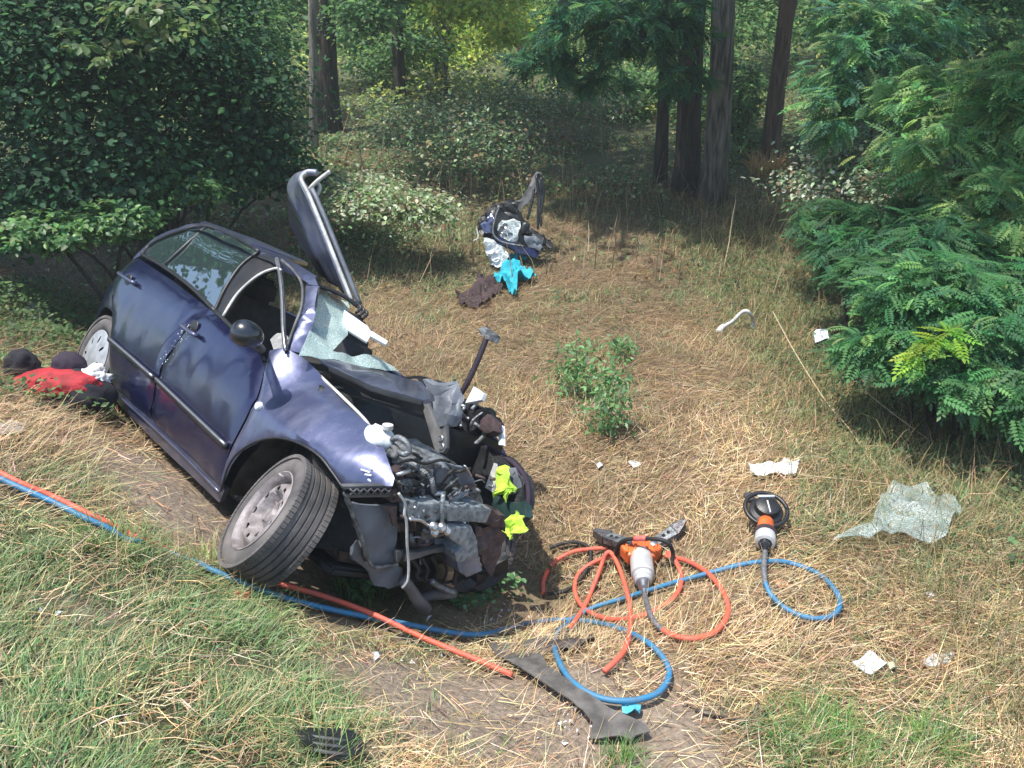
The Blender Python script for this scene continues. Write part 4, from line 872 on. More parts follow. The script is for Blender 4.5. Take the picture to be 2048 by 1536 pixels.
# mirror
mc = flank_pt(500, 690, 0) + np.array([0, -.11, .045])
bm = bmesh.new(); bmesh.ops.create_icosphere(bm, subdivisions=4, radius=1); c = Vector(cdep(494, 668, 3.86))
for v in bm.verts:
    q = v.co; v.co = c + Vector((max(q.x, -.35) * .075, q.y * .078, q.z * .062 * (1 - .12 * q.y)))
mir = link('door_mirror', bm_mesh(bm, 'door_mirror'), mat('gloss_black_shell', (.012, .016, .024), .3, col2=(.01, .012, .018), coat=.5), car, smooth=True)
tube('mirror_arm', [cdep(500, 675, 3.86), flank_pt(524, 700, .01), flank_pt(528, 722, .01)], [.026, .02, .010], BLACKP, mir, seg=8)
# cabin: seats, dash, far flank, rear
def boxpart(name, c, s, m, parent, rot=(0, 0, 0), bev=.03, crumple=0.):
    from mathutils import Euler
    bm = bmesh.new(); box_bm(bm, Vector(c), *s, rot=Euler(rot).to_matrix())
    if bev: bmesh.ops.bevel(bm, geom=bm.edges[:], offset=bev, segments=3, affect='EDGES')
    if crumple:
        bmesh.ops.subdivide_edges(bm, edges=bm.edges[:], cuts=2, use_grid_fill=True)
        for v in bm.verts: v.co += Vector((N3(v.co, 16, 1), N3(v.co, 16, 5), N3(v.co, 16, 9))) * crumple
    return link(name, bm_mesh(bm, name), m, parent, smooth=True)
SEAT = mat('seat_fabric', (.035, .036, .042), .9, col2=(.02, .02, .024), nscale=20)
for y in (-.36, .36):
    st = boxpart('seat', (1.25, y, .50), (.50, .46, .16), SEAT, car, (0, -.12, 0), .05)
    boxpart('seat_back', (.95, y, .80), (.14, .46, .62), SEAT, st, (0, -.28, 0), .05); boxpart('headrest', (.84, y, 1.17), (.09, .26, .16), SEAT, st, (0, -.25, 0), .035)
boxpart('rear_seat', (.22, 0, .74), (.16, 1.2, .58), SEAT, car, (0, -.25, 0), .05)
boxpart('dashboard', (1.98, .0, .86), (.42, 1.36, .24), DARKIN, car, (0, .15, 0), .06)
boxpart('cabin_floor', (1.0, 0, .26), (2.3, 1.45, .04), DARKIN, car, bev=.01)
prism('deflated_airbag', [cp_(540, 680, 4.35), cp_(556, 665, 4.35), cp_(572, 680, 4.35), cp_(576, 700, 4.35), cp_(548, 702, 4.35)], np.array([-.03, .06, .0]), OFFW, car, bevel=.005, crumple=.01, sub=1)
lathe('steering_wheel', [(.185, -.012), (.197, 0), (.185, .012), (.173, 0), (.185, -.012)], (1.72, .36, .93), (-.85, 0, .5), BLACKP, car, seg=28)
# far flank, tailgate, bumper
lf = [(-.60, .50), (-.36, .32), (-.25, .55), (0, .66), (.25, .55), (.37, .28), (2.08, .28), (2.2, .55), (2.34, .66), (2.36, .80), (2.25, .96), (-.45, 1.0), (-.66, .8)]
sheet('far_flank', lf, lambda u, v, d: Vector((u, float(HY(u, v)) - d + dent(u, v) * 2 - .004, v)), PAINT, car, res=.10, thick=.02)
def rearfn(u, v, d): return Vector((-.70 - .04 * (1 - (u / .62) ** 2) + .42 * max(0, v - .95) ** 1.2 + .10 * abs(u / .6) ** 3, u, v))
tg = sheet('tailgate', [(-.55, .62), (.55, .62), (.55, .98), (-.55, .98)], rearfn, PAINT, car, res=.1, thick=.02)
sheet('rear_window', [(-.46, 1.0), (.46, 1.0), (.36, 1.20), (-.36, 1.20)], rearfn, GLASS, tg, res=.1, thick=.004)
sheet('rear_bumper', [(-.60, .32), (.60, .32), (.62, .60), (-.62, .60)], lambda u, v, d: Vector((-.74 + .16 * abs(u / .62) ** 3, u, v)), DUSTP, car, res=.08, thick=.03)
# ---- wheels
def wheel(center, axis, parent, hub='steel', R=.295, W=.185, hint=(0, 0, 1)):
    """axis points outwards (towards the visible face)"""
    u, w_, a = frame_from(axis, hint); c = Vector(center)
    w = bpy.data.objects.new('wheel', None); COL.objects.link(w); w.parent = parent; w.location = c
    prof = [(R * .67, W * .40), (R * .71, W * .47), (R * .80, W * .52), (R * .90, W * .50), (R * .955, W * .44)]
    h = W * .44; gro = []
    for i, g in enumerate((.34, .17, 0., -.17, -.34)):
        gro += [(R * .996, W * (g + .055)), (R * .965, W * (g + .045)), (R * .965, W * (g + .012)), (R * .996, W * (g + .002))]
    prof += gro + [(R * .955, -W * .44), (R * .90, -W * .50), (R * .80, -W * .52), (R * .70, -W * .47), (R * .66, -W * .40), (R * .60, -W * .2), (R * .60, W * .2), (R * .66, W * .40)]
    ty = lathe('tyre', prof, (0, 0, 0), axis, TYRE, w, seg=72, hint=hint)
    bm = bmesh.new()                                  # sipes: small raised blocks across the shoulder
    for k in range(72):
        an = k * 2 * math.pi / 72; rd_ = u * math.cos(an) + w_ * math.sin(an); tg_ = -u * math.sin(an) + w_ * math.cos(an)
        for sgn in (1, -1):
            q = rd_ * (R * .985) + a * (W * .43 * sgn); vs = box_bm(bm, q, .0, .0, .0)
            for v, (i, j, m_) in zip(vs, [(i, j, m_) for i in (-1, 1) for j in (-1, 1) for m_ in (-1, 1)]): v.co = q + rd_ * (.0085 * i) + tg_ * (.0108 * j) + a * (.013 * m_)
    link('tread_blocks', bm_mesh(bm, 'tread_blocks'), TYRE, w, kind='stuff')
    if hub == 'steel':
        lathe('rim', [(R * .70, W * .44), (R * .705, W * .49), (R * .685, W * .50), (R * .66, W * .44), (R * .625, W * .38), (R * .61, W * .2), (R * .60, -W * .1)], (0, 0, 0), axis, STEEL, w, seg=56, hint=hint)
        # pressed disc with oval holes
        k, hs = 9, []
        outer = [(R * .60 * math.cos(t), R * .60 * math.sin(t)) for t in np.linspace(0, 2 * math.pi, 48, endpoint=False)]
        for i in range(k):
            t0 = i * 2 * math.pi / k; q = (R * .435 * math.cos(t0), R * .435 * math.sin(t0))
            hs.append([(q[0] + .014 * math.cos(s) * math.cos(t0) - .017 * math.sin(s) * math.sin(t0), q[1] + .014 * math.cos(s) * math.sin(t0) + .017 * math.sin(s) * math.cos(t0)) for s in np.linspace(0, 2 * math.pi, 12, endpoint=False)])
        def disc(x, y, d):
            r_ = math.hypot(x, y) / R
            z = W * np.interp(r_, [0, .13, .15, .27, .33, .385, .47, .525, .56, .60], [.30, .30, .16, .14, .12, .38, .40, .36, .22, .16]); return u * x + w_ * y + a * float(z)
        dm = sheet('rim_disc', outer, disc, STEEL, w, res=.013, thick=.005, holes=hs, edge=0)
        lathe('hub_cap', [(0, W * .30), (R * .09, W * .29), (R * .105, W * .26), (R * .105, W * .14)], (0, 0, 0), axis, RUST, dm, seg=20, hint=hint)
        for i in range(5):
            t0 = i * 2 * math.pi / 5 + .3; q = (u * math.cos(t0) + w_ * math.sin(t0)) * R * .20; lathe('wheel_bolt', [(0, W * .25), (.009, W * .25), (.010, W * .14)], q, axis, CHROME, dm, seg=6, smooth=False, hint=hint)
        lathe('brake_drum', [(R * .36, -W * .3), (R * .36, -W * .12), (0, -W * .12)], (0, 0, 0), axis, BAY, w, seg=30, hint=hint)
        q = (-u * .5 + w_ * .86) * R * .63; tube('valve', [q + a * W * .35, q + a * W * .56], .005, OFFW, w, seg=6)
    else:
        hs = []
        for i in range(8):
            t0 = i * 2 * math.pi / 8; q = (R * .45 * math.cos(t0), R * .45 * math.sin(t0))
            hs.append([(q[0] + .030 * math.cos(s) * math.cos(t0) - .011 * math.sin(s) * math.sin(t0), q[1] + .030 * math.cos(s) * math.sin(t0) + .011 * math.sin(s) * math.cos(t0)) for s in np.linspace(0, 2 * math.pi, 10, endpoint=False)])
        outer = [(R * .68 * math.cos(t), R * .68 * math.sin(t)) for t in np.linspace(0, 2 * math.pi, 40, endpoint=False)]
        hc = sheet('hubcap', outer, lambda x, y, d: u * x + w_ * y + a * (W * (.50 + .10 * (1 - (math.hypot(x, y) / (R * .68)) ** 2)) - d * .5), HUBC, w, res=.02, thick=.004, holes=hs)
        lathe('rim', [(R * .66, W * .45), (R * .60, W * .2), (R * .3, W * .15), (0, W * .15)], (0, 0, 0), axis, RUST, w, seg=30, hint=hint)
    return w
FWC = to_car(at(556, 1040, 3.70)); FWA = CR.T @ np.array([-.655, -.20, .73])
wheel(FWC, FWA, car, 'steel', R=.278, W=.18)
wheel((0, -.70, .30), (0, -1, 0), car, 'cap')
wheel((0, .70, .30), (0, 1, 0), car, 'cap'); wheel((2.42, .66, .33), (.2, .95, .1), car, 'steel')
# ---- front end torn open
FX = 3.02
def fx(pts, x=FX): return [px_x(a, b, x) for a, b in pts]
def fpr(name, pts, x, depth, m, parent=None, **kw): return prism(name, fx(pts, x), np.array([-depth, 0, 0]), m, parent or car, **kw)
def Z2(p, k=1685 / 680, ox=420, oy=620): return [(a / k + ox, b / k + oy) for a, b in p]
def ZR(p, k=4.8, ox=660, oy=920): return [(a / k + ox, b / k + oy) for a, b in p]
def ZE(p, k=2048 / 440, ox=640, oy=720): return [(a / k + ox, b / k + oy) for a, b in p]
# engine bay tub: dark inner wing, bulkhead, floor
boxpart('bulkhead', (2.32, .0, .62), (.05, 1.30, .62), BAY, car, bev=.01, crumple=.03)
boxpart('inner_wing', (2.48, .50, .58), (.34, .05, .36), BAY, car, bev=.01, crumple=.03)
boxpart('inner_wing', (2.55, -.60, .62), (.50, .05, .36), BAY, car, (0, .1, .12), bev=.01, crumple=.02)
boxpart('dark_underside', (2.58, -.12, .24), (.55, .9, .05), BAY, car, bev=.01, crumple=.03)  # dark slab added for the darkness under the front end
boxpart('subframe', (2.55, -.1, .33), (.5, .9, .12), RUST, car, bev=.02, crumple=.03)
# bonnet remains
BONNETM = car_paint('bonnet_dark_paint', (.045, .052, .085), (.25, .25, .28), .4, .34, .5)
def bz(px, py):
    t = (px - 640) / 230; far_ = py < 716 + 54 * t
    return cdep(px, py, 4.18 - .42 * t + (.30 if far_ else 0) * (1 - .5 * t))
top = [(638, 716), (662, 718), (720, 731), (776, 744), (812, 757), (842, 764), (868, 792), (848, 800), (800, 786), (742, 769), (690, 746), (654, 728)]
prism('bonnet', [bz(*p) for p in top], np.array([.01, .01, -.018]), BONNETM, car, bevel=.004, crumple=.008, sub=1, label='crumpled grey-blue bonnet remnant folded over the engine bay')
prism('bonnet_lip', [bz(*p) for p in [(654, 729), (742, 770), (846, 801), (842, 812), (740, 781), (656, 740)]], np.array([.0, .03, -.03]), BLACKP, car, bevel=.004, crumple=.006, sub=1)
prism('bonnet_fold', [px_y(a, b, -.02) for a, b in [(842, 764), (893, 770), (905, 800), (893, 850), (876, 852), (862, 800)]], np.array([.03, .05, .02]), GREYP, car, bevel=.005, crumple=.035, sub=2)
prism('bonnet_fold', [px_y(a, b, .12) for a, b in [(832, 758), (880, 764), (876, 772), (840, 772)]], np.array([.03, .05, .02]), BLACKP, car, bevel=.005, crumple=.015, sub=1)
arm = [px_y(a, b, -.16) for a, b in [(840, 800), (852, 797), (876, 860), (885, 856), (891, 848), (893, 895), (886, 906), (874, 905), (866, 893)]]
prism('bonnet_hinge_arm', arm, np.array([.0, .025, 0]), DUSTP, car, bevel=.006, crumple=.003, sub=1)
for a, b in ((883, 893), (881, 877)): lathe('hinge_hole', [(.018, 0), (.014, .004), (.0, .002)], px_y(a, b, -.165), (0, -1, 0), CHROME, car, seg=12)
# firewall clutter just below the screen: wiper, pipes, relay box
tube('wiper_arm', catmull([px_z(650, 775, .93), px_z(700, 778, .93), px_z(748, 800, .92)], 5), .007, CHROME, car, seg=6)
lathe('strut_top', [(.05, -.01), (.055, 0), (.03, .012), (0, .012)], px_z(672, 762, .90), (0, 0, 1), DUSTP, car, seg=20)
lathe('strut_top', [(.028, -.01), (.03, 0), (.015, .012), (0, .012)], px_z(692, 808, .86), (0, 0, 1), ALU, car, seg=16)
for a, b, c, d in ((655, 785, 668, 800), (676, 785, 690, 793), (664, 803, 676, 812)):
    tube('pipe_stub', [px_z(a, b, .9), px_z(c, d, .88)], .014, ALU, car, seg=8)
for k in range(7):
    a, b = 700 + k * 22, 792 + k * 13; tube('hose', catmull([px_z(a, b, .80), px_z(a + 16, b + 16, .76), px_z(a + 44, b + 18, .74), px_z(a + 60, b + 40, .66)], 5), .010 + .004 * (k % 2), BAY if k % 3 else DUSTP, car, seg=6)
tube('wing_ridge_glint', catmull([flank_pt(a, b, -.03) for a, b in [(640, 752), (690, 800), (725, 835), (742, 858)]], 5), .008, OFFW, car, seg=6)  # off-white bar painting the glare along the wing's ridge
rw = random.Random(9)
for k in range(26):
    a, b = rw.uniform(690, 880), 0; b = rw.uniform(790 + (a - 690) * .25, 860 + (a - 690) * .42); z0 = rw.uniform(.62, .86)
    tube('bay_pipe', catmull([px_z(a, b, z0), px_z(a + rw.uniform(-25, 25), b + rw.uniform(-12, 14), z0 + .02), px_z(a + rw.uniform(-50, 50), b + rw.uniform(-12, 24), z0 - .03)], 5), rw.choice([.004, .007, .011]), [RUBBER, DUSTP, ALU, RUBBER, GREYP][k % 5], car, seg=6)
# washer bottle, hoses
bm = bmesh.new(); bmesh.ops.create_icosphere(bm, subdivisions=3, radius=1); c = cdep(758, 876, 3.72)
for v in bm.verts: v.co = Vector(c) + Vector((v.co.x * .085, v.co.y * .06, v.co.z * .055)) * (1 + .22 * N3(v.co, 2.2, 3))
wb = link('washer_bottle', bm_mesh(bm, 'washer_bottle'), WHITEP, car, smooth=True)
lathe('bottle_cap', [(.024, 0), (.024, .02), (0, .022)], cdep(775, 858, 3.68), (0, -.4, 1), OFFW, wb, seg=14)
tube('coolant_hose', catmull([cdep(784, 880, 3.66), cdep(798, 875, 3.62), cdep(815, 887, 3.6), cdep(818, 902, 3.6), cdep(808, 909, 3.6), cdep(796, 903, 3.62)], 6), .013, ALU, car, seg=8)
tube('coolant_hose', catmull([cdep(775, 885, 3.7), cdep(790, 895, 3.66), cdep(793, 908, 3.62), cdep(786, 915, 3.6)], 6), .016, DUSTP, car, seg=8)
# gearbox / engine block
eng = [(806, 935), (830, 926), (858, 925), (900, 922), (928, 938), (948, 960), (962, 990), (966, 1014), (930, 1016), (880, 1008), (812, 1004), (800, 970)]
fpr('engine_block', eng, 2.93, .30, ALU, bevel=.012, crumple=.018, sub=2)
fpr('gearbox_cover', ZE([(760, 1010), (800, 990), (900, 1005), (980, 1050), (960, 1110), (870, 1130), (780, 1110)]), 2.97, .10, ALU, bevel=.012, crumple=.015, sub=1)
fpr('valve_cover', ZE([(1090, 1010), (1180, 980), (1250, 1060), (1260, 1160), (1180, 1190), (1080, 1120)]), 3.0, .10, GREYP, bevel=.01, crumple=.02, sub=1)
fpr('torn_shield', ZE([(1220, 960), (1330, 990), (1430, 1110), (1460, 1230), (1390, 1240), (1290, 1150), (1260, 1060)]), 3.03, .03, GREYP, bevel=.006, crumple=.014, sub=2)
for a, b, r_ in ((812, 972, .036), (856, 950, .018), (842, 985, .02), (872, 985, .022), (900, 965, .02), (920, 990, .024), (832, 945, .012), (838, 958, .009), (826, 952, .008)):
    lathe('engine_boss', [(r_, -.06), (r_, 0), (r_ * .8, .006), (r_ * .45, .004), (r_ * .45, .014), (0, .014)], px_x(a, b, 3.0), (1, -.1, .12), ALU if r_ > .015 else BAY, car, seg=18)
for a, b, c, d, r_ in ((862, 955, 868, 985, .014), (868, 988, 890, 985, .012), (895, 995, 925, 978, .013), (905, 1003, 935, 985, .010), (792, 950, 820, 942, .010), (850, 1000, 862, 1010, .014)):
    tube('engine_pipe', [px_x(a, b, 3.04), px_x(c, d, 3.05)], r_, CHROME if r_ < .013 else ALU, car, seg=8)
for k in range(5): tube('cooling_rib', [px_x(893 + k * 6, 1008 - k * 1.5, 3.06), px_x(915 + k * 6, 984 - k * 1.5, 3.06)], .0045, ALU2, car, seg=5)
tube('wiring_loom', catmull([px_x(a, b, 3.03) for a, b in [(795, 925), (822, 920), (850, 927), (880, 920), (900, 924)]], 5), .007, RUBBER, car, seg=6)
tube('wiring_loom', catmull([px_x(a, b, 3.05) for a, b in [(790, 960), (800, 985), (806, 1000), (812, 1020), (818, 1050), (810, 1100)]], 5), .008, RUBBER, car, seg=6)
lathe('reservoir_cap', [(.03, -.04), (.034, 0), (.02, .012), (0, .012)], cdep(795, 938, 3.6), (0, -.4, 1), MAROON, car, seg=16)
rw = random.Random(4)
for k in range(34):
    a, b = rw.uniform(800, 965), rw.uniform(930, 1110); x0 = rw.uniform(2.98, 3.09); da, db = rw.uniform(-35, 35), rw.uniform(-22, 30)
    tube('engine_pipe' if k % 3 else 'wiring_loom', catmull([px_x(a, b, x0), px_x(a + da * .5 + rw.uniform(-8, 8), b + db * .5 + rw.uniform(-8, 8), x0 + .03), px_x(a + da, b + db, x0 + rw.uniform(-.03, .02))], 5), rw.choice([.0035, .005, .008]), [RUBBER, ALU, RUST, CHROME, RUBBER][k % 5], car, seg=6)
for k in range(22):
    a, b = rw.uniform(806, 990), rw.uniform(940, 1045); q = px_x(a, b, 3.10 if b > 1008 else 2.99)
    lathe('engine_bolt', [(.009, -.02), (.009, .006), (.006, .009), (0, .009)], q, (1, rw.uniform(-.3, .3), rw.uniform(-.1, .5)), [CHROME, RUST, ALU][k % 3], car, seg=6, smooth=False)
for k, (a, b, w, h) in enumerate([(822, 948, 22, 14), (872, 932, 26, 12), (935, 1004, 24, 14), (842, 1015, 20, 10), (905, 1060, 16, 24), (855, 1072, 26, 16), (880, 1085, 20, 14), (958, 1062, 14, 20)]):
    fpr('engine_bracket', [(a - w / 2, b - h / 2), (a + w / 2, b - h / 2 + rw.uniform(-4, 4)), (a + w / 2 + rw.uniform(-4, 4), b + h / 2), (a - w / 2, b + h / 2 + rw.uniform(-3, 3))], rw.uniform(3.0, 3.08), .05, [BLACKP, ALU, GREYP, RUST][k % 4], bevel=.004)
# lattice bracket under the wing tip
br = fpr('bracket_rail', [(686, 973), (783, 971), (783, 977), (688, 979)], 3.06, .03, DUSTP, bevel=.002)
fpr('bracket_rail', [(692, 990), (783, 988), (783, 994), (693, 996)], 3.06, .03, DUSTP, bevel=.002)
for k in range(6):
    a = 700 + k * 14; tube('lattice_bar', [px_x(a, 978, 3.07), px_x(a + 13, 990, 3.07)], .004, DUSTP, br, seg=5); tube('lattice_bar', [px_x(a + 13, 978, 3.07), px_x(a, 990, 3.07)], .004, DUSTP, br, seg=5)
fpr('bracket_plate', [(688, 976), (783, 974), (783, 992), (692, 994)], 3.035, .02, BAY, bevel=.002)
# grey inner liner with light rim
liner = ZR([(140, 320), (205, 420), (240, 420), (300, 430), (520, 440), (640, 440), (645, 640), (640, 860), (650, 990), (560, 1015), (440, 1035), (380, 1000), (340, 930), (290, 740), (200, 500)])
fpr('front_liner', liner, 3.02, .02, GREYP, bevel=.004, crumple=.01, sub=1)
tube('liner_rim', catmull([px_x(a, b, 3.035) for a, b in ZR([(140, 315), (200, 440), (215, 520), (290, 700), (345, 900), (385, 990), (440, 1028), (560, 1015), (650, 995)])], 5), .009, ALU, car, seg=7)
fpr('liner_lower', ZR([(250, 760), (340, 960), (440, 1040), (640, 1010), (700, 1080), (690, 1200), (560, 1240), (420, 1200), (300, 1050), (215, 900)]), 2.97, .02, GREYP, bevel=.004, crumple=.02, sub=2)
fpr('bent_bracket', ZR([(510, 440), (640, 450), (640, 640), (610, 640), (580, 520)]), 3.07, .02, RUST, bevel=.003, crumple=.006, sub=1)
fpr('mount_bracket', ZR([(570, 300), (700, 260), (720, 400), (600, 430)]), 3.06, .08, RUST, bevel=.006, crumple=.02, sub=1)
# crash beam in two dented lengths, post
fpr('crash_beam', ZR([(760, 400), (900, 430), (1060, 410), (1070, 570), (1000, 600), (760, 570)]), 3.10, .09, ALU2, bevel=.008, crumple=.005, sub=2)
fpr('crash_beam', ZR([(1110, 440), (1300, 450), (1470, 450), (1560, 480), (1500, 600), (1300, 600), (1120, 590)]), 3.12, .09, ALU2, bevel=.008, crumple=.005, sub=2)
fpr('beam_end', ZR([(1480, 450), (1690, 520), (1680, 700), (1560, 640), (1480, 600)]), 3.08, .08, RUST, bevel=.008, crumple=.02, sub=2)
tube('support_post', [px_x(a, b, 3.12) for a, b in ZR([(1085, 330), (1080, 480), (1075, 640)])], .010, ALU2, car, seg=7)
fpr('radiator_support', ZR([(640, 600), (860, 610), (880, 690), (640, 690)]), 3.0, .05, RUST, bevel=.004, crumple=.015, sub=1)
fpr('radiator_core', ZR([(650, 680), (900, 690), (1120, 720), (1100, 830), (840, 880), (700, 880)]), 2.94, .05, BAY, bevel=.004, crumple=.03, sub=2)
for p in ([(760, 700), (800, 830)], [(880, 700), (850, 860)], [(930, 720), (920, 850)]): tube('radiator_strut', [px_x(a, b, 3.0) for a, b in ZR(p)], .016, ALU, car, seg=7)
tube('power_steering_pipe', catmull([px_x(a, b, 3.12) for a, b in ZR([(760, 570), (870, 580), (960, 640), (1040, 680), (1130, 680)])], 5), .009, CHROME, car, seg=6)
tube('power_steering_pipe', catmull([px_x(a, b, 3.11) for a, b in ZR([(890, 665), (970, 700), (1010, 730), (1100, 700)])], 5), .009, ALU, car, seg=6)
for a, b in ZR([(1000, 640), (1080, 650), (1130, 680), (1010, 690)]): lathe('valve_block', [(.022, -.03), (.022, 0), (.012, .01), (0, .01)], px_x(a, b, 3.14), (1, -.3, .3), CHROME, car, seg=10)
fpr('lower_beam', ZR([(650, 880), (860, 880), (1200, 800), (1380, 770), (1380, 790), (1100, 880), (860, 940), (650, 1000)]), 3.06, .03, DUSTP, bevel=.003, crumple=.008, sub=1)
fpr('silver_canister', ZR([(1150, 640), (1370, 640), (1420, 780), (1430, 940), (1220, 990), (1200, 900), (1270, 840), (1150, 760)]), 3.14, .13, ALU2, bevel=.012, crumple=.006, sub=2)
fpr('canister_foot', ZR([(1205, 960), (1440, 930), (1470, 1060), (1330, 1120), (1230, 1080)]), 3.13, .12, PAINT_GREY, bevel=.012, crumple=.015, sub=1)
fpr('brown_skirt', ZR([(1380, 640), (1560, 620), (1680, 720), (1640, 900), (1560, 1120), (1480, 980), (1430, 860)]), 3.05, .03, RUST, bevel=.004, crumple=.03, sub=2)
fpr('dark_undershield', ZR([(660, 1000), (900, 950), (1220, 900), (1240, 1090), (1480, 1100), (1700, 900), (1720, 1150), (1300, 1250), (900, 1260), (720, 1180)]), 2.88, .04, BAY, bevel=.004, crumple=.04, sub=2)
tube('steering_rod', catmull([px_x(a, b, 3.05) for a, b in ZR([(700, 1150), (760, 1220), (840, 1340), (920, 1440)])], 4), [.026] * 6 + [.028] * 3 + [.032] * 4, DUSTP, car, seg=8)
tube('exhaust_pipe', catmull([px_x(a, b, 3.0) for a, b in ZR([(860, 1330), (960, 1300), (1080, 1290), (1190, 1280)])], 4), .026, DUSTP, car, seg=10)
tube('exhaust_pipe', catmull([px_x(a, b, 3.05) for a, b in ZR([(970, 1160), (1060, 1220), (1190, 1280)])], 4), .014, ALU, car, seg=8)
fpr('filter_can', ZR([(1110, 1080), (1210, 1060), (1230, 1180), (1190, 1240), (1110, 1210)]), 3.0, .09, mat('tan_metal', (.40, .28, .17), .6, .2), bevel=.015, sub=0)
tube('hanging_cable', catmull([px_x(a, b, 3.13) for a, b in ZR([(660, 320), (720, 420), (715, 520), (735, 600), (740, 800), (755, 1000), (745, 1150), (690, 1230)])], 6), .006, OFFW, car, seg=6)
for k in range(6):
    a = 700 + 90 * k; tube('wiring_loom', catmull([px_x(q, w, 3.0 + .02 * (k % 3)) for q, w in ZR([(a, 980 - 20 * k), (a + 60, 1050), (a + 40, 1110 + 15 * k), (a + 130, 1160)])], 5), .007 + .003 * (k % 2), RUBBER, car, seg=6)
# far wing peeled out towards the meadow
wing = [(872, 846), (900, 852), (935, 872), (985, 900), (1028, 925), (1050, 950), (1058, 975), (1055, 1018), (1040, 1010), (1018, 988), (985, 962), (955, 938), (915, 920), (885, 900)]
prism('wing_inner_skin', [px_y(a, b, .47) for a, b in [(866, 846), (905, 862), (940, 880), (985, 906), (1026, 934), (1046, 960), (1050, 1012), (1025, 1022), (990, 1012), (965, 985), (935, 940), (890, 905)]], np.array([.0, .03, 0]), BAY, car, bevel=.005, crumple=.02, sub=2)
lw = prism('far_front_wing', [px_y(a, b, .50) for a, b in wing], np.array([.01, .03, .01]), BLACKP, car, bevel=.006, crumple=.02, sub=2)
tube('wing_edge', catmull([px_y(a, b, .49) for a, b in [(866, 836), (905, 856), (940, 874), (985, 900), (1026, 926), (1050, 955), (1057, 985), (1055, 1030)]], 5), .014, PURPC, lw, seg=7)
prism('wing_patch', [px_y(a, b, .47) for a, b in [(1000, 935), (1030, 935), (1045, 975), (1044, 1000), (1025, 990), (1000, 960)]], np.array([0, .015, 0]), GREYP, lw, bevel=.004, crumple=.01, sub=1)
prism('bumper_corner', [px_y(a, b, .44) for a, b in [(985, 985), (1020, 1005), (1050, 1005), (1052, 1030), (1035, 1045), (1000, 1035), (985, 1010)]], np.array([.02, .05, 0]), mat('dark_green_plastic', (.02, .05, .045), .45), car, bevel=.006, crumple=.02, sub=1)
prism('grey_shard', [px_y(a, b, .42) for a, b in [(975, 960), (988, 925), (992, 960), (985, 985), (970, 975)]], np.array([.01, .02, 0]), OFFW, car, bevel=.002)
# headlamp remains at the far corner
fl = prism('headlamp_shell', [px_y(a, b, .40) for a, b in [(905, 815), (925, 800), (955, 805), (975, 820), (985, 850), (965, 868), (935, 862), (905, 845)]], np.array([.03, .08, 0]), BAY, car, bevel=.008, crumple=.03, sub=2)
prism('lamp_lens', [px_y(a, b, .36) for a, b in [(958, 838), (975, 828), (988, 840), (988, 862), (970, 866), (958, 855)]], np.array([.03, .05, 0]), MAROON, fl, bevel=.01, crumple=.01, sub=1)
prism('white_shard', [px_y(a, b, .36) for a, b in [(930, 806), (947, 773), (968, 787), (962, 800)]], np.array([.01, .02, 0]), WHITEP, fl, bevel=.002)
prism('white_shard', [px_y(a, b, .42) for a, b in [(996, 850), (1003, 850), (1004, 890), (997, 890)]], np.array([.01, .02, 0]), WHITEP, fl, bevel=.002)
for k in range(9):
    a, b = random.uniform(900, 950), random.uniform(812, 858); q = px_y(a, b, .37)
    tube('lamp_part', catmull([q, q + RNG.normal(0, .03, 3), q + RNG.normal(0, .05, 3)], 4), random.uniform(.005, .012), CHROME if k % 2 else ALU, fl, seg=6)
rod = tube('bonnet_stay', catmull([px_y(a, b, .38) for a, b in [(895, 803), (915, 795), (935, 765), (958, 715), (974, 674)]], 5), .017, mat('dark_purple_metal', (.05, .035, .05), .5, .3), car, seg=8)
prism('stay_bracket', [px_y(a, b, .37) for a, b in [(955, 658), (968, 652), (988, 668), (982, 682), (972, 678), (960, 668)]], np.array([.02, .04, 0]), ALU, rod, bevel=.003)

# ---------------------------------------------------------------- rescue tools and hoses on the ground
def hose(name, label, pts, r, m, h0=None, guard=None):
    """pts = (px, py) or (px, py, height)"""
    h0 = r * 1.5 + .022 if h0 is None else h0
    P = [gp(p[0], p[1], h0 + (p[2] if len(p) > 2 else 0)) for p in pts]
    P = catmull(P, 8); o = tube(name, P, r, m, seg=10, label=label, cat='hose'); return rehome(o)
RH = .0128; BH = .0130
hose('blue_hose', 'blue hose coming from the left edge beneath the red one', BLUE_PX, BH, BLUEHOSE)
hose('red_hose', 'red hose running from the left edge above the blue one to the torn plastic', RED_PX, RH, REDHOSE)
hose('red_hose', 'red hose loop tied at its top, legs spreading left and down under the spreader', [(1140, 1256), (1168, 1215), (1188, 1170), (1203, 1130, .02), (1212, 1108, .05), (1222, 1106, .05), (1236, 1130, .03), (1250, 1170, .015), (1260, 1215), (1260, 1260), (1250, 1298), (1228, 1325), (1208, 1343, -.01)], RH, REDHOSE)
hose('red_hose', 'red hose coil lying behind and below the spreader body', [(1222, 1112, .02), (1185, 1126), (1156, 1150), (1150, 1185), (1170, 1218), (1215, 1238), (1265, 1236), (1320, 1216), (1356, 1184), (1362, 1150), (1350, 1120), (1335, 1105)], RH, REDHOSE)
hose('red_hose', 'largest red hose arc right of the spreader, joined to the grey guard', [(1330, 1112), (1375, 1122), (1420, 1150), (1450, 1192), (1455, 1228), (1432, 1262), (1390, 1277), (1350, 1272), (1322, 1258)], RH, REDHOSE)
hose('red_hose', 'short red hose arc left of the spreader tip', [(1087, 1186), (1088, 1158), (1108, 1125), (1145, 1104), (1185, 1098), (1215, 1096)], RH, REDHOSE)
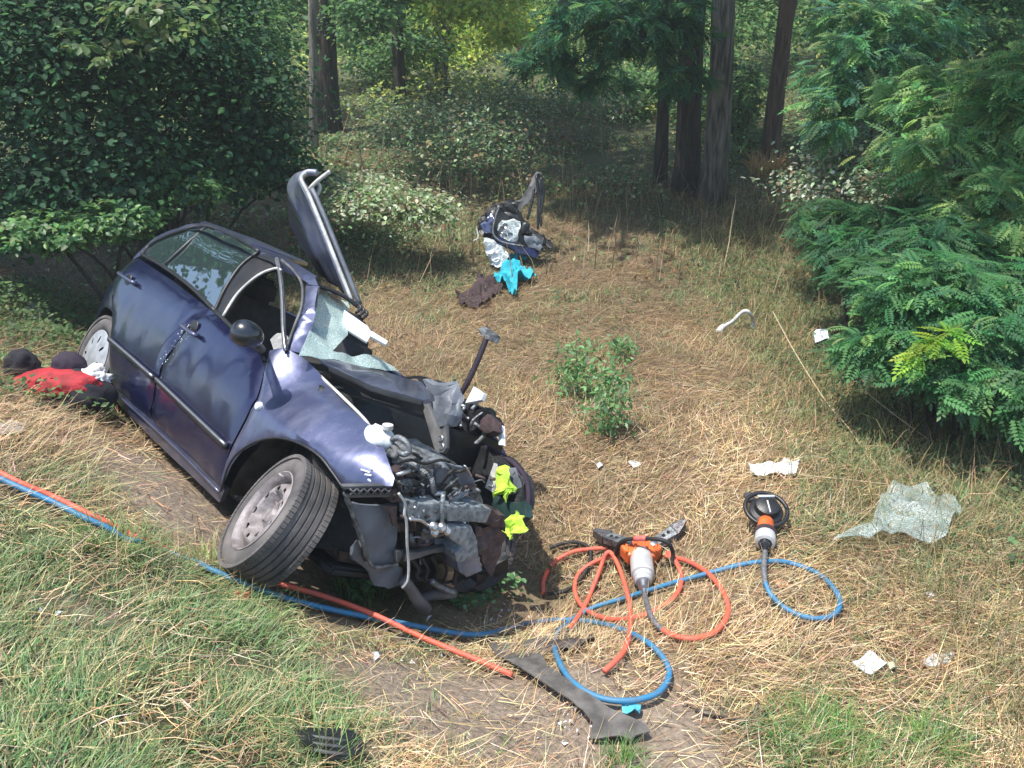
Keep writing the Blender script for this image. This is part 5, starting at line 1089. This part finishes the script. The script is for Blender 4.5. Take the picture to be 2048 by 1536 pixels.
hose('black_hose', 'thin black hose bent round inside the short red arc', [(1100, 1096), (1130, 1086), (1160, 1086), (1180, 1100), (1178, 1130), (1158, 1160), (1130, 1182), (1092, 1188)], .011, RUBBER)
hose('grey_hose', 'grey hose guard curving down from the spreader tail', [(1289, 1188, .05), (1296, 1215, .04), (1306, 1240, .02), (1324, 1260)], .0135, GREYHOSE)
hose('grey_hose', 'grey hose guard hanging below the black-ringed cutter', [(1530, 1103, .05), (1528, 1125, .045), (1528, 1148, .03), (1532, 1172, .0)], .0135, GREYHOSE)
# spreader: tail towards the camera, arms open to the back
sp0 = gp(1287, 1165, .07); sp1 = gp(1280, 1085, .10); ax = Vector(sp1 - sp0); L = ax.length; ax.normalize()
spr = thing('hydraulic_spreader', 'orange and silver rescue spreader with open jaws among the red hoses', 'rescue tool', tuple(gp(1285, 1130)))
bpy.context.view_layer.update(); so = np.array(spr.location)
def rel(p): return np.asarray(p) - so
lathe('cylinder', [(.0, 0), (.040, 0), (.046, .006), (.046, .02), (.052, .025), (.052, .05), (.062, .055), (.062, L * .62), (.056, L * .66), (.052, L * .72)], rel(sp0), ax, SILVERP, spr, seg=28)
lathe('coupling', [(.012, -.085), (.016, -.08), (.016, -.06), (.012, -.056), (.028, -.045), (.030, -.0), (.034, .004)], rel(sp0), ax, CHROME, spr, seg=20)
bd = rel(sp0) + np.array(ax) * L * .62; side_ax = np.array(Vector((0, 0, 1)).cross(ax).normalized()); upv = np.array(Vector(ax).cross(Vector(-side_ax)).normalized()) * 1
if upv[2] < 0: upv = -upv
def fr_(s, f, u): return bd + side_ax * s + np.array(ax) * f + upv * u
prism('yoke', [fr_(-.075, -.02, -.045), fr_(.075, -.02, -.045), fr_(.115, .05, -.045), (fr_(.095, .10, -.045)), fr_(.0, .115, -.045), fr_(-.095, .10, -.045), fr_(-.115, .05, -.045)], upv * .08, ORANGE, spr, bevel=.016)
for s in (-.08, -.03, .03, .08): prism('yoke_rib', [fr_(s - .007, -.01, .03), fr_(s + .007, -.01, .03), fr_(s + .007, .09, .03), fr_(s - .007, .09, .03)], upv * .018, ORANGE, spr, bevel=.003)
for s in (-.07, .07): lathe('pivot_bolt', [(.022, 0), (.022, .014), (.014, .018), (0, .018)], fr_(s, .07, .032), upv, CHROME, spr, seg=14)
for sg, tipx, tipy in ((-1, 1187, 1068), (1, 1370, 1048)):
    tip = rel(gp(tipx, tipy, .06)); root = fr_(sg * -.075 if False else 0, .10, 0)
    sgn = 1 if np.dot(tip - bd, side_ax) > 0 else -1; root = fr_(sgn * .075, .10, 0)
    d = tip - root; Ld = np.linalg.norm(d); d /= Ld; w = np.cross(d, upv); w /= np.linalg.norm(w)
    o = prism('jaw_arm', [root + w * .030 - upv * .025, root + d * Ld * .65 + w * .042 - upv * .025, root + d * Ld * .65 - w * .03 - upv * .025, root - w * .030 - upv * .025], upv * .05, ALU, spr, bevel=.006)
    prism('jaw_tip', [root + d * Ld * .60 + w * .050 - upv * .03, root + d * Ld * 1.0 + w * .012 - upv * .02, root + d * Ld * 1.0 - w * .008 - upv * .02, root + d * Ld * .60 - w * .036 - upv * .03], upv * .06, mat('jaw_steel', (.17, .16, .17), .45, .6, col2=(.08, .08, .085), nscale=60, bump=.5), o, bevel=.005)
    for q in (.3, .45): lathe('arm_hole', [(.011, .0), (.009, .004), (0, .004)], root + d * Ld * q + upv * .026, upv, BLACKP, o, seg=10)
hp = catmull([rel(p) for p in (gp(1342, 1132, .04), gp(1346, 1108, .09), gp(1338, 1088, .17), gp(1318, 1079, .21), gp(1280, 1077, .22), gp(1250, 1080, .21), gp(1236, 1092, .17), gp(1231, 1116, .06))], 6)
hd = tube('carry_handle', hp, .0115, RUBBER, spr, seg=8)
mid = [p for p in hp if np.linalg.norm(p - rel(gp(1282, 1077, .22))) < .055]; tube('handle_grip', mid, .0165, mat('pink_red_grip', (.75, .16, .14), .5), hd, seg=8)
# cutter standing away with a black ring handle
cc0 = gp(1530, 1092, .06); cc1 = gp(1532, 1010, .10); ax = Vector(cc1 - cc0); L = ax.length; ax.normalize()
cut = thing('hydraulic_cutter', 'black-ringed rescue cutter with orange collar lying below the white cloth', 'rescue tool', tuple(gp(1531, 1060)))
bpy.context.view_layer.update(); so = np.array(cut.location); c0 = rel(cc0); A_ = np.array(ax)
lathe('coupling', [(.012, -.06), (.015, -.055), (.015, -.03), (.011, -.02), (.028, -.01), (.030, .05), (.034, .055)], c0, ax, BLACKP, cut, seg=20)
lathe('end_collar', [(.034, .02), (.050, .025), (.054, .06), (.052, .10), (.046, .12)], c0, ax, SILVERP, cut, seg=24)
lathe('valve_grip', [(.046, .085), (.058, .09), (.058, .115), (.048, .125)], c0, ax, MAROON, cut, seg=24)
lathe('neck', [(.040, .12), (.043, .14), (.043, .20), (.038, .215)], c0, ax, ORANGE, cut, seg=24)
hc = gp(1532, 1022, .11) - so; n_up = np.array([0, -.35, .94]); n_up /= np.linalg.norm(n_up)
hous = lathe('housing', [(.0, .062), (.045, .060), (.062, .052), (.068, .02), (.088, .008), (.092, -.006), (.08, -.03), (.05, -.05), (0, -.055)], hc, n_up, BLACKP, cut, seg=32)
tube('guard_ring', catmull([hc + np.array([math.cos(a) * .112, math.sin(a) * .112 * .94, math.sin(a) * .112 * .35 + .012]) for a in np.linspace(0, 2 * math.pi, 17)[:-1]], 3, True) + [hc + np.array([.112, 0, .012])], .012, BLACKP, cut, seg=8)
tube('white_mark', [hc + n_up * .048 + np.array([s, .045, .03]) for s in (-.045, 0, .045)], .0075, WHITEP, hous, seg=6)
tube('white_mark', [hc + n_up * .055 + np.array([0, .02, .012]), hc + n_up * .045 + np.array([0, -.055, -.008])], .0055, WHITEP, hous, seg=6)
for s in (-1, 1): prism('cutter_blade', [hc + np.array([s * .015, .08, -.01]), hc + np.array([s * .07, .10, -.01]), hc + np.array([s * .075, .19, -.02]), hc + np.array([s * .03, .22, -.02])], np.array([0, 0, .02]), mat('jaw_steel', (.17, .16, .17)), cut, bevel=.004)

# ---------------------------------------------------------------- wreckage and litter in the meadow
def gsheet(name, px, m, parent, off, h=.03, up=None, **kw):
    pts = [gp(a, b, h) - off for a, b in px]; return prism(name, pts, np.array(up if up is not None else [0, .02, .02]), m, parent, **kw)
dp = gp(1020, 535); dep = float(np.linalg.norm((dp - CAMO)[1] * cp - (dp - CAMO)[2] * sp_))
def dx(px, py, d=0.): return at(px, py, dep + d) - dp
deb = thing('torn_bumper', 'crumpled dark front bumper with broken headlamps lying in the meadow', 'bumper', tuple(dp))
def DZ(p, k=1355 / 300, ox=880, oy=320): return [(a / k + ox, b / k + oy) for a, b in p]
def dprism(name, pts, m, d0=0., d=(.0, .08, .03), parent=None, **kw): return prism(name, [dx(a, b, d0) for a, b in DZ(pts)], np.array(d), m, parent or deb, **kw)
dprism('bumper_shell', [(340, 620), (400, 520), (480, 440), (540, 420), (640, 400), (700, 420), (740, 560), (820, 640), (930, 720), (1020, 790), (930, 830), (880, 880), (760, 860), (600, 790), (460, 740), (380, 700)], BLACKP, -.05, bevel=.01, crumple=.045, sub=3)
dprism('painted_skin', [(380, 600), (420, 520), (480, 480), (490, 560), (470, 660), (400, 660)], PAINT_DUSTY_SHEEN, -.12, (0, .03, .0), bevel=.01, crumple=.03, sub=2)
dprism('painted_strip', [(500, 680), (700, 760), (850, 800), (900, 860), (860, 890), (700, 840), (520, 760), (470, 710)], PAINT, -.14, (0, .03, .0), bevel=.01, crumple=.02, sub=2)
dprism('headlamp', [(520, 640), (560, 560), (660, 540), (715, 560), (715, 680), (690, 740), (560, 710)], LAMPG, -.13, (0, .04, .0), bevel=.01, crumple=.03, sub=2)
for k in range(6): 
    q = dx(*DZ([(random.uniform(545, 640), random.uniform(590, 690))])[0], -.17); lathe('lamp_reflector', [(.03, 0), (.02, -.01), (0, -.018)], q, (random.uniform(-.4, .4), -1, random.uniform(-.2, .6)), CHROME, deb, seg=10)
dprism('headlamp', [(390, 740), (480, 740), (560, 790), (620, 860), (580, 950), (460, 950), (420, 870)], LAMPG, -.16, (0, .05, .02), bevel=.01, crumple=.03, sub=2)
for a, b in ((450, 810), (500, 880), (520, 930)): lathe('lamp_reflector', [(.05, 0), (.035, -.02), (0, -.03)], dx(*DZ([(a, b)])[0], -.2), (.2, -1, .5), WHITEP, deb, seg=12)
dprism('grille_piece', [(760, 700), (860, 690), (940, 740), (900, 830), (800, 790)], GREYP, -.16, (0, .02, 0), bevel=.006, crumple=.03, sub=2)
dprism('bumper_bracket', [(720, 560), (800, 570), (820, 650), (740, 680)], BLACKP, -.1, (0, .05, 0), bevel=.006, crumple=.03, sub=2)
tube('trim_edge', catmull([dx(a, b, -.15) for a, b in DZ([(540, 420), (500, 520), (480, 660), (560, 740), (760, 780)])], 5), .012, ALU, deb, seg=6)
tube('trim_edge', catmull([dx(a, b, -.15) for a, b in DZ([(330, 620), (345, 700), (300, 730)])], 5), .008, OFFW, deb, seg=6)
dprism('arch_liner', [(560, 430), (640, 390), (730, 370), (790, 270), (830, 170), (870, 110), (915, 120), (925, 200), (880, 290), (820, 370), (760, 410), (660, 500), (600, 510)], DUSTP, .05, (.0, .05, 0), bevel=.006, crumple=.02, sub=2)
for pts in ([(885, 120), (920, 180), (900, 400), (915, 600)], [(870, 140), (890, 350), (885, 500), (885, 630)], [(850, 250), (830, 380), (790, 540)], [(910, 160), (935, 300), (905, 500)]):
    P = catmull([dx(a, b, .03 + .02 * random.random()) for a, b in DZ(pts)], 5); tube('hanging_strip', P, [.016] * (len(P) - 1) + [.008], BLACKP, deb, seg=5)
for (nm, px, m, lbl, cat, kw) in [
    ('turquoise_cloth', DZ([(480, 1100), (560, 1010), (600, 960), (600, 900), (640, 870), (720, 860), (790, 910), (750, 925), (700, 900), (710, 980), (780, 1030), (870, 1080), (800, 1110), (700, 1110), (690, 1250), (620, 1200), (560, 1160)]), TURQ, 'turquoise cloth below the crumpled bumper', 'cloth', dict(puff=.16, fs=7, h=.04, res=.025)),
    ('brown_cloth', DZ([(140, 1240), (330, 1160), (350, 1070), (420, 1100), (570, 1190), (480, 1230), (440, 1290), (340, 1350), (180, 1320)]), MAROON, 'dark brown cloth left of the turquoise one', 'cloth', dict(puff=.14, fs=7, h=.03, res=.025)),
    ('white_cloth', [(1497, 930), (1560, 930), (1572, 918), (1582, 928), (1598, 925), (1592, 948), (1550, 950), (1510, 957), (1500, 948)], WHITEC, 'white rolled cloth lying above the cutter', 'cloth', dict(puff=.05, fs=11)),
    ('white_plastic_piece', [(1704, 1328), (1738, 1306), (1772, 1332), (1742, 1350)], WHITEP, 'white diamond-shaped plastic piece in the straw at lower right', 'litter', dict(puff=.02, fs=6, h=.03)),
    ('grey_plastic_bag', [(1840, 1325), (1870, 1312), (1908, 1312), (1900, 1325), (1870, 1335), (1850, 1335)], OFFW, 'greyish plastic scrap right of the white diamond piece', 'litter', dict(puff=.03, fs=14)),
    ('paper_scrap', [(1774, 1330), (1786, 1326), (1790, 1338), (1778, 1345)], mat('cream_paper', (.62, .56, .38), .8), 'small cream scrap touching the white diamond piece', 'litter', dict(puff=.03)),
    ('pale_card', [(1627, 665), (1632, 660), (1655, 658), (1658, 678), (1630, 686)], PALEC, 'pale blue card leaning at the edge of the deep green shrub', 'litter', dict(puff=.01, h=.10)),
    ('paper_scrap', [(1256, 927), (1270, 922), (1284, 930), (1268, 937)], OFFW, 'small white scrap alone in the straw beyond the spreader', 'litter', dict(puff=.03, res=.02)),
    ('paper_scrap', [(1850, 1188), (1862, 1184), (1872, 1194), (1858, 1200)], OFFW, 'tiny white scrap below the crazed glass sheet', 'litter', dict(puff=.03, res=.02)),
    ('paper_scrap', [(1192, 928), (1200, 924), (1206, 932), (1196, 938)], OFFW, 'tiny white scrap nearest the peeled wing', 'litter', dict(puff=.03, res=.02)),
    ('light_blue_glove', [(1243, 1412), (1262, 1408), (1282, 1414), (1280, 1428), (1262, 1432), (1245, 1428)], LBLUE, 'crumpled light blue glove below the blue hose ring', 'glove', dict(puff=.05, fs=16, res=.02)),
    ('white_plastic_chip', [(745, 1306), (756, 1304), (760, 1316), (750, 1322)], WHITEP, 'round white chip in the dry ground below the red hose', 'litter', dict(puff=.02, res=.02)),
    ('red_plastic_chip', [(468, 1184), (485, 1178), (502, 1186), (498, 1200), (478, 1202)], mat('broken_red', (.55, .09, .06), .5), 'broken red lamp chip in the grass before the front tyre', 'litter', dict(puff=.04, fs=16, res=.02)),
    ('plastic_film', [(-10, 850), (20, 845), (52, 852), (48, 864), (10, 868), (-10, 866)], OFFW, 'pale plastic film in the grass at the left edge', 'litter', dict(puff=.03)),
    ('pale_stone', [(50, 622), (75, 608), (98, 612), (112, 625), (90, 640), (60, 638)], OFFW, 'pale stones in weeds at the left edge', 'stone', dict(puff=.08, fs=7)),
    ('red_scrap', [(1545, 1163), (1575, 1160), (1585, 1172), (1560, 1178)], mat('faded_orange', (.5, .22, .13), .7), 'faded orange scrap inside the right blue hose ring', 'litter', dict(puff=.01, res=.02, h=.01)),
    ('hi_vis_cloth', [(990, 965), (1008, 945), (1018, 958), (1024, 985), (1022, 1004), (1010, 998), (988, 990)], HIVIS, 'bright yellow-green cloth tucked inside the peeled wing', 'cloth', dict()),
    ('hi_vis_cloth', [(1012, 1045), (1022, 1030), (1030, 1036), (1046, 1038), (1052, 1055), (1040, 1070), (1020, 1082), (1006, 1078), (1004, 1062)], HIVIS, 'yellow-green and white cloth on the ground below the wing corner', 'cloth', dict())]:
    if nm == 'hi_vis_cloth':
        yy = .40 if 'tucked' in lbl else .34
        pts = [to_world(px_y(a, b, yy)) for a, b in px]
        o = prism(nm, pts, np.array([.01, .02, .01]), m, bevel=.003, crumple=.05, sub=3, label=lbl, cat=cat); rehome(o)
    else: rag(nm, px, m, lbl, cat, **kw)
# white bent strap
tb = rehome(tube('white_strap', catmull([gp(a, b, h) for a, b, h in [(1437, 665, .02), (1445, 655, .05), (1465, 643, .10), (1480, 628, .16), (1492, 622, .19), (1502, 630, .15), (1508, 645, .06), (1504, 658, .02)]], 6), [.03] * 8 + [.018] * 20 + [.014] * 15, OFFW, seg=7, label='bent white plastic strap standing in the grass near the card', cat='strap'))
# sheet of crazed glass on the right
gs = rag('glass_sheet', [(1690, 1065), (1745, 1045), (1760, 1000), (1790, 978), (1850, 980), (1880, 1000), (1892, 985), (1926, 1025), (1900, 1050), (1890, 1085), (1860, 1092), (1800, 1075), (1740, 1078), (1665, 1085)], SHEETG, 'limp crazed windscreen glass sheet lying at the right', 'glass sheet', h=.06, puff=.10, res=.04, fs=4)
# torn black bumper plastics in the foreground
tp_px = [(978, 1290), (1040, 1286), (1100, 1280), (1118, 1300), (1080, 1310), (1095, 1340), (1140, 1366), (1220, 1420), (1290, 1450), (1300, 1468), (1270, 1475), (1262, 1485), (1240, 1476), (1180, 1478), (1185, 1450), (1165, 1425), (1110, 1388), (1060, 1358), (1020, 1330), (990, 1310)]
rag('torn_bumper_strip', tp_px, mat('dusty_grey_strip', (.13, .12, .11), .8, col2=(.06, .056, .052), nscale=14, bump=.4), 'long dusty black bumper strip torn off in the foreground', 'bumper strip', h=.03, puff=.035, res=.04, fs=3.5, thick=.006)
rag('torn_bumper_strip', [(1055, 1288), (1120, 1262), (1185, 1258), (1192, 1285), (1150, 1302), (1100, 1306)], mat('dusty_dark_strip', (.07, .062, .06), .7, col2=(.035, .03, .03), nscale=12), 'short dark torn plastic inside the left blue hose ring', 'bumper strip', h=.02, puff=.05, res=.03, fs=6)
bp_ = rag('black_plastic_piece', [(590, 1462), (620, 1458), (690, 1466), (722, 1480), (732, 1500), (700, 1522), (660, 1520), (640, 1505), (605, 1490)], BLACKP, 'black ribbed plastic piece in the grass at the bottom edge', 'plastic piece', h=.06, puff=.03, res=.03, fs=5)
for k in range(3):
    tube('rib', [np.array(gp(612 + 8 * k, 1472 + 14 * k, .065)) - np.array(bp_.location), np.array(gp(660, 1478 + 14 * k, .075)) - np.array(bp_.location), np.array(gp(712 - 4 * k, 1486 + 12 * k, .065)) - np.array(bp_.location)], .006, DUSTP, bp_, seg=6)
rag('black_plastic_chip', [(0, 1068), (22, 1060), (20, 1066), (0, 1072)], BLACKP, 'thin black sliver at the left edge below the hoses', 'litter', h=.01, puff=.01)
# bag, jacket bundle and hat by the rear wheel
def lump(name, c, r, m, parent, sd=0, amp=.25, sub=4, rot=None, fs=1.7):
    bm = bmesh.new(); bmesh.ops.create_icosphere(bm, subdivisions=sub, radius=1)
    for v in bm.verts:
        q = v.co.copy(); k = 1 + amp * N3(q, fs, sd) + amp * .35 * N3(q, fs * 3, sd); v.co = Vector((q.x * r[0], q.y * r[1], max(q.z, -.55) * r[2])) * k
        if rot: v.co = Matrix.Rotation(rot, 3, 'Z') @ v.co
        v.co += Vector(c)
    return link(name, bm_mesh(bm, name), m, parent, smooth=True)
bc = gp(145, 812); kk = 5.2 / FPX
bag = thing('red_black_bag', 'red and black bag lying open beside the rear wheel', 'bag', tuple(bc)); a = -.05; bag.scale = (1.05, 1.0, 1.2); bpy.context.view_layer.update()
lump('bag_body', (.02, -.03, .07), (.26, .17, .13), NAVYC, bag, 3, .14, rot=a, fs=2.0)
lump('red_panel', (-.03, -.03, .135), (.25, .15, .075), REDC, bag, 5, .14, rot=-.15, fs=2.2)
tube('red_piping', catmull([(-.24, -.06, .15), (-.1, -.14, .135), (.08, -.16, .115), (.2, -.12, .10)], 6), .008, OFFW, bag, seg=6)
lump('white_patch', (-.225, -.03, .06), (.045, .05, .035), OFFW, bag, 8, .2, sub=3)
wc = thing('white_cloth', 'crumpled white cloth draped over the red and black bag', 'cloth', tuple(bc + np.array([.11, -.02, .16]))); bpy.context.view_layer.update()
lump('cloth_body', (.03, .03, .01), (.10, .08, .06), WHITEC, wc, 11, .6, fs=3.2); lump('cloth_fold', (.07, .06, .06), (.04, .04, .04), WHITEC, wc, 13, .6, sub=3, fs=3.0)
pc = thing('dark_cap', 'round purple-black cap resting on the bag before the hubcap', 'cap', tuple(bc + np.array([.0, .06, .19])))
lump('crown', (0, 0, .05), (.10, .09, .085), PURPC, pc, 15, .1, fs=2.); lump('brim', (-.05, -.05, .015), (.10, .08, .02), PURPC, pc, 17, .1, sub=3)
hb = gp(52, 765); ht = thing('black_helmet', 'rounded black bundle in the grass left of the red bag', 'bundle', tuple(hb))
lump('bundle_top', (0, 0, .09), (.10, .10, .12), NAVYC, ht, 19, .2, fs=2.); lump('bundle_fold', (.06, .0, .04), (.07, .07, .06), NAVYC, ht, 23, .3, sub=3)
# scattered small glass chips and plastic crumbs by the wreck, too small to pick apart
bm = bmesh.new()
for k in range(260):
    a, b = random.choice([(1000, 1240), (860, 1300), (740, 720), (1180, 1440), (120, 1240)]); q = gp(a + random.gauss(0, 60), b + random.gauss(0, 22), .012); s = random.uniform(.003, .009)
    vs = [bm.verts.new(q + RNG.normal(0, s, 3)) for _ in range(3)]; bm.faces.new(vs)
link('glass_crumbs', bm_mesh(bm, 'crumbs'), WHITEP, None, kind='stuff', label='tiny pale crumbs of glass and plastic scattered on the ground')
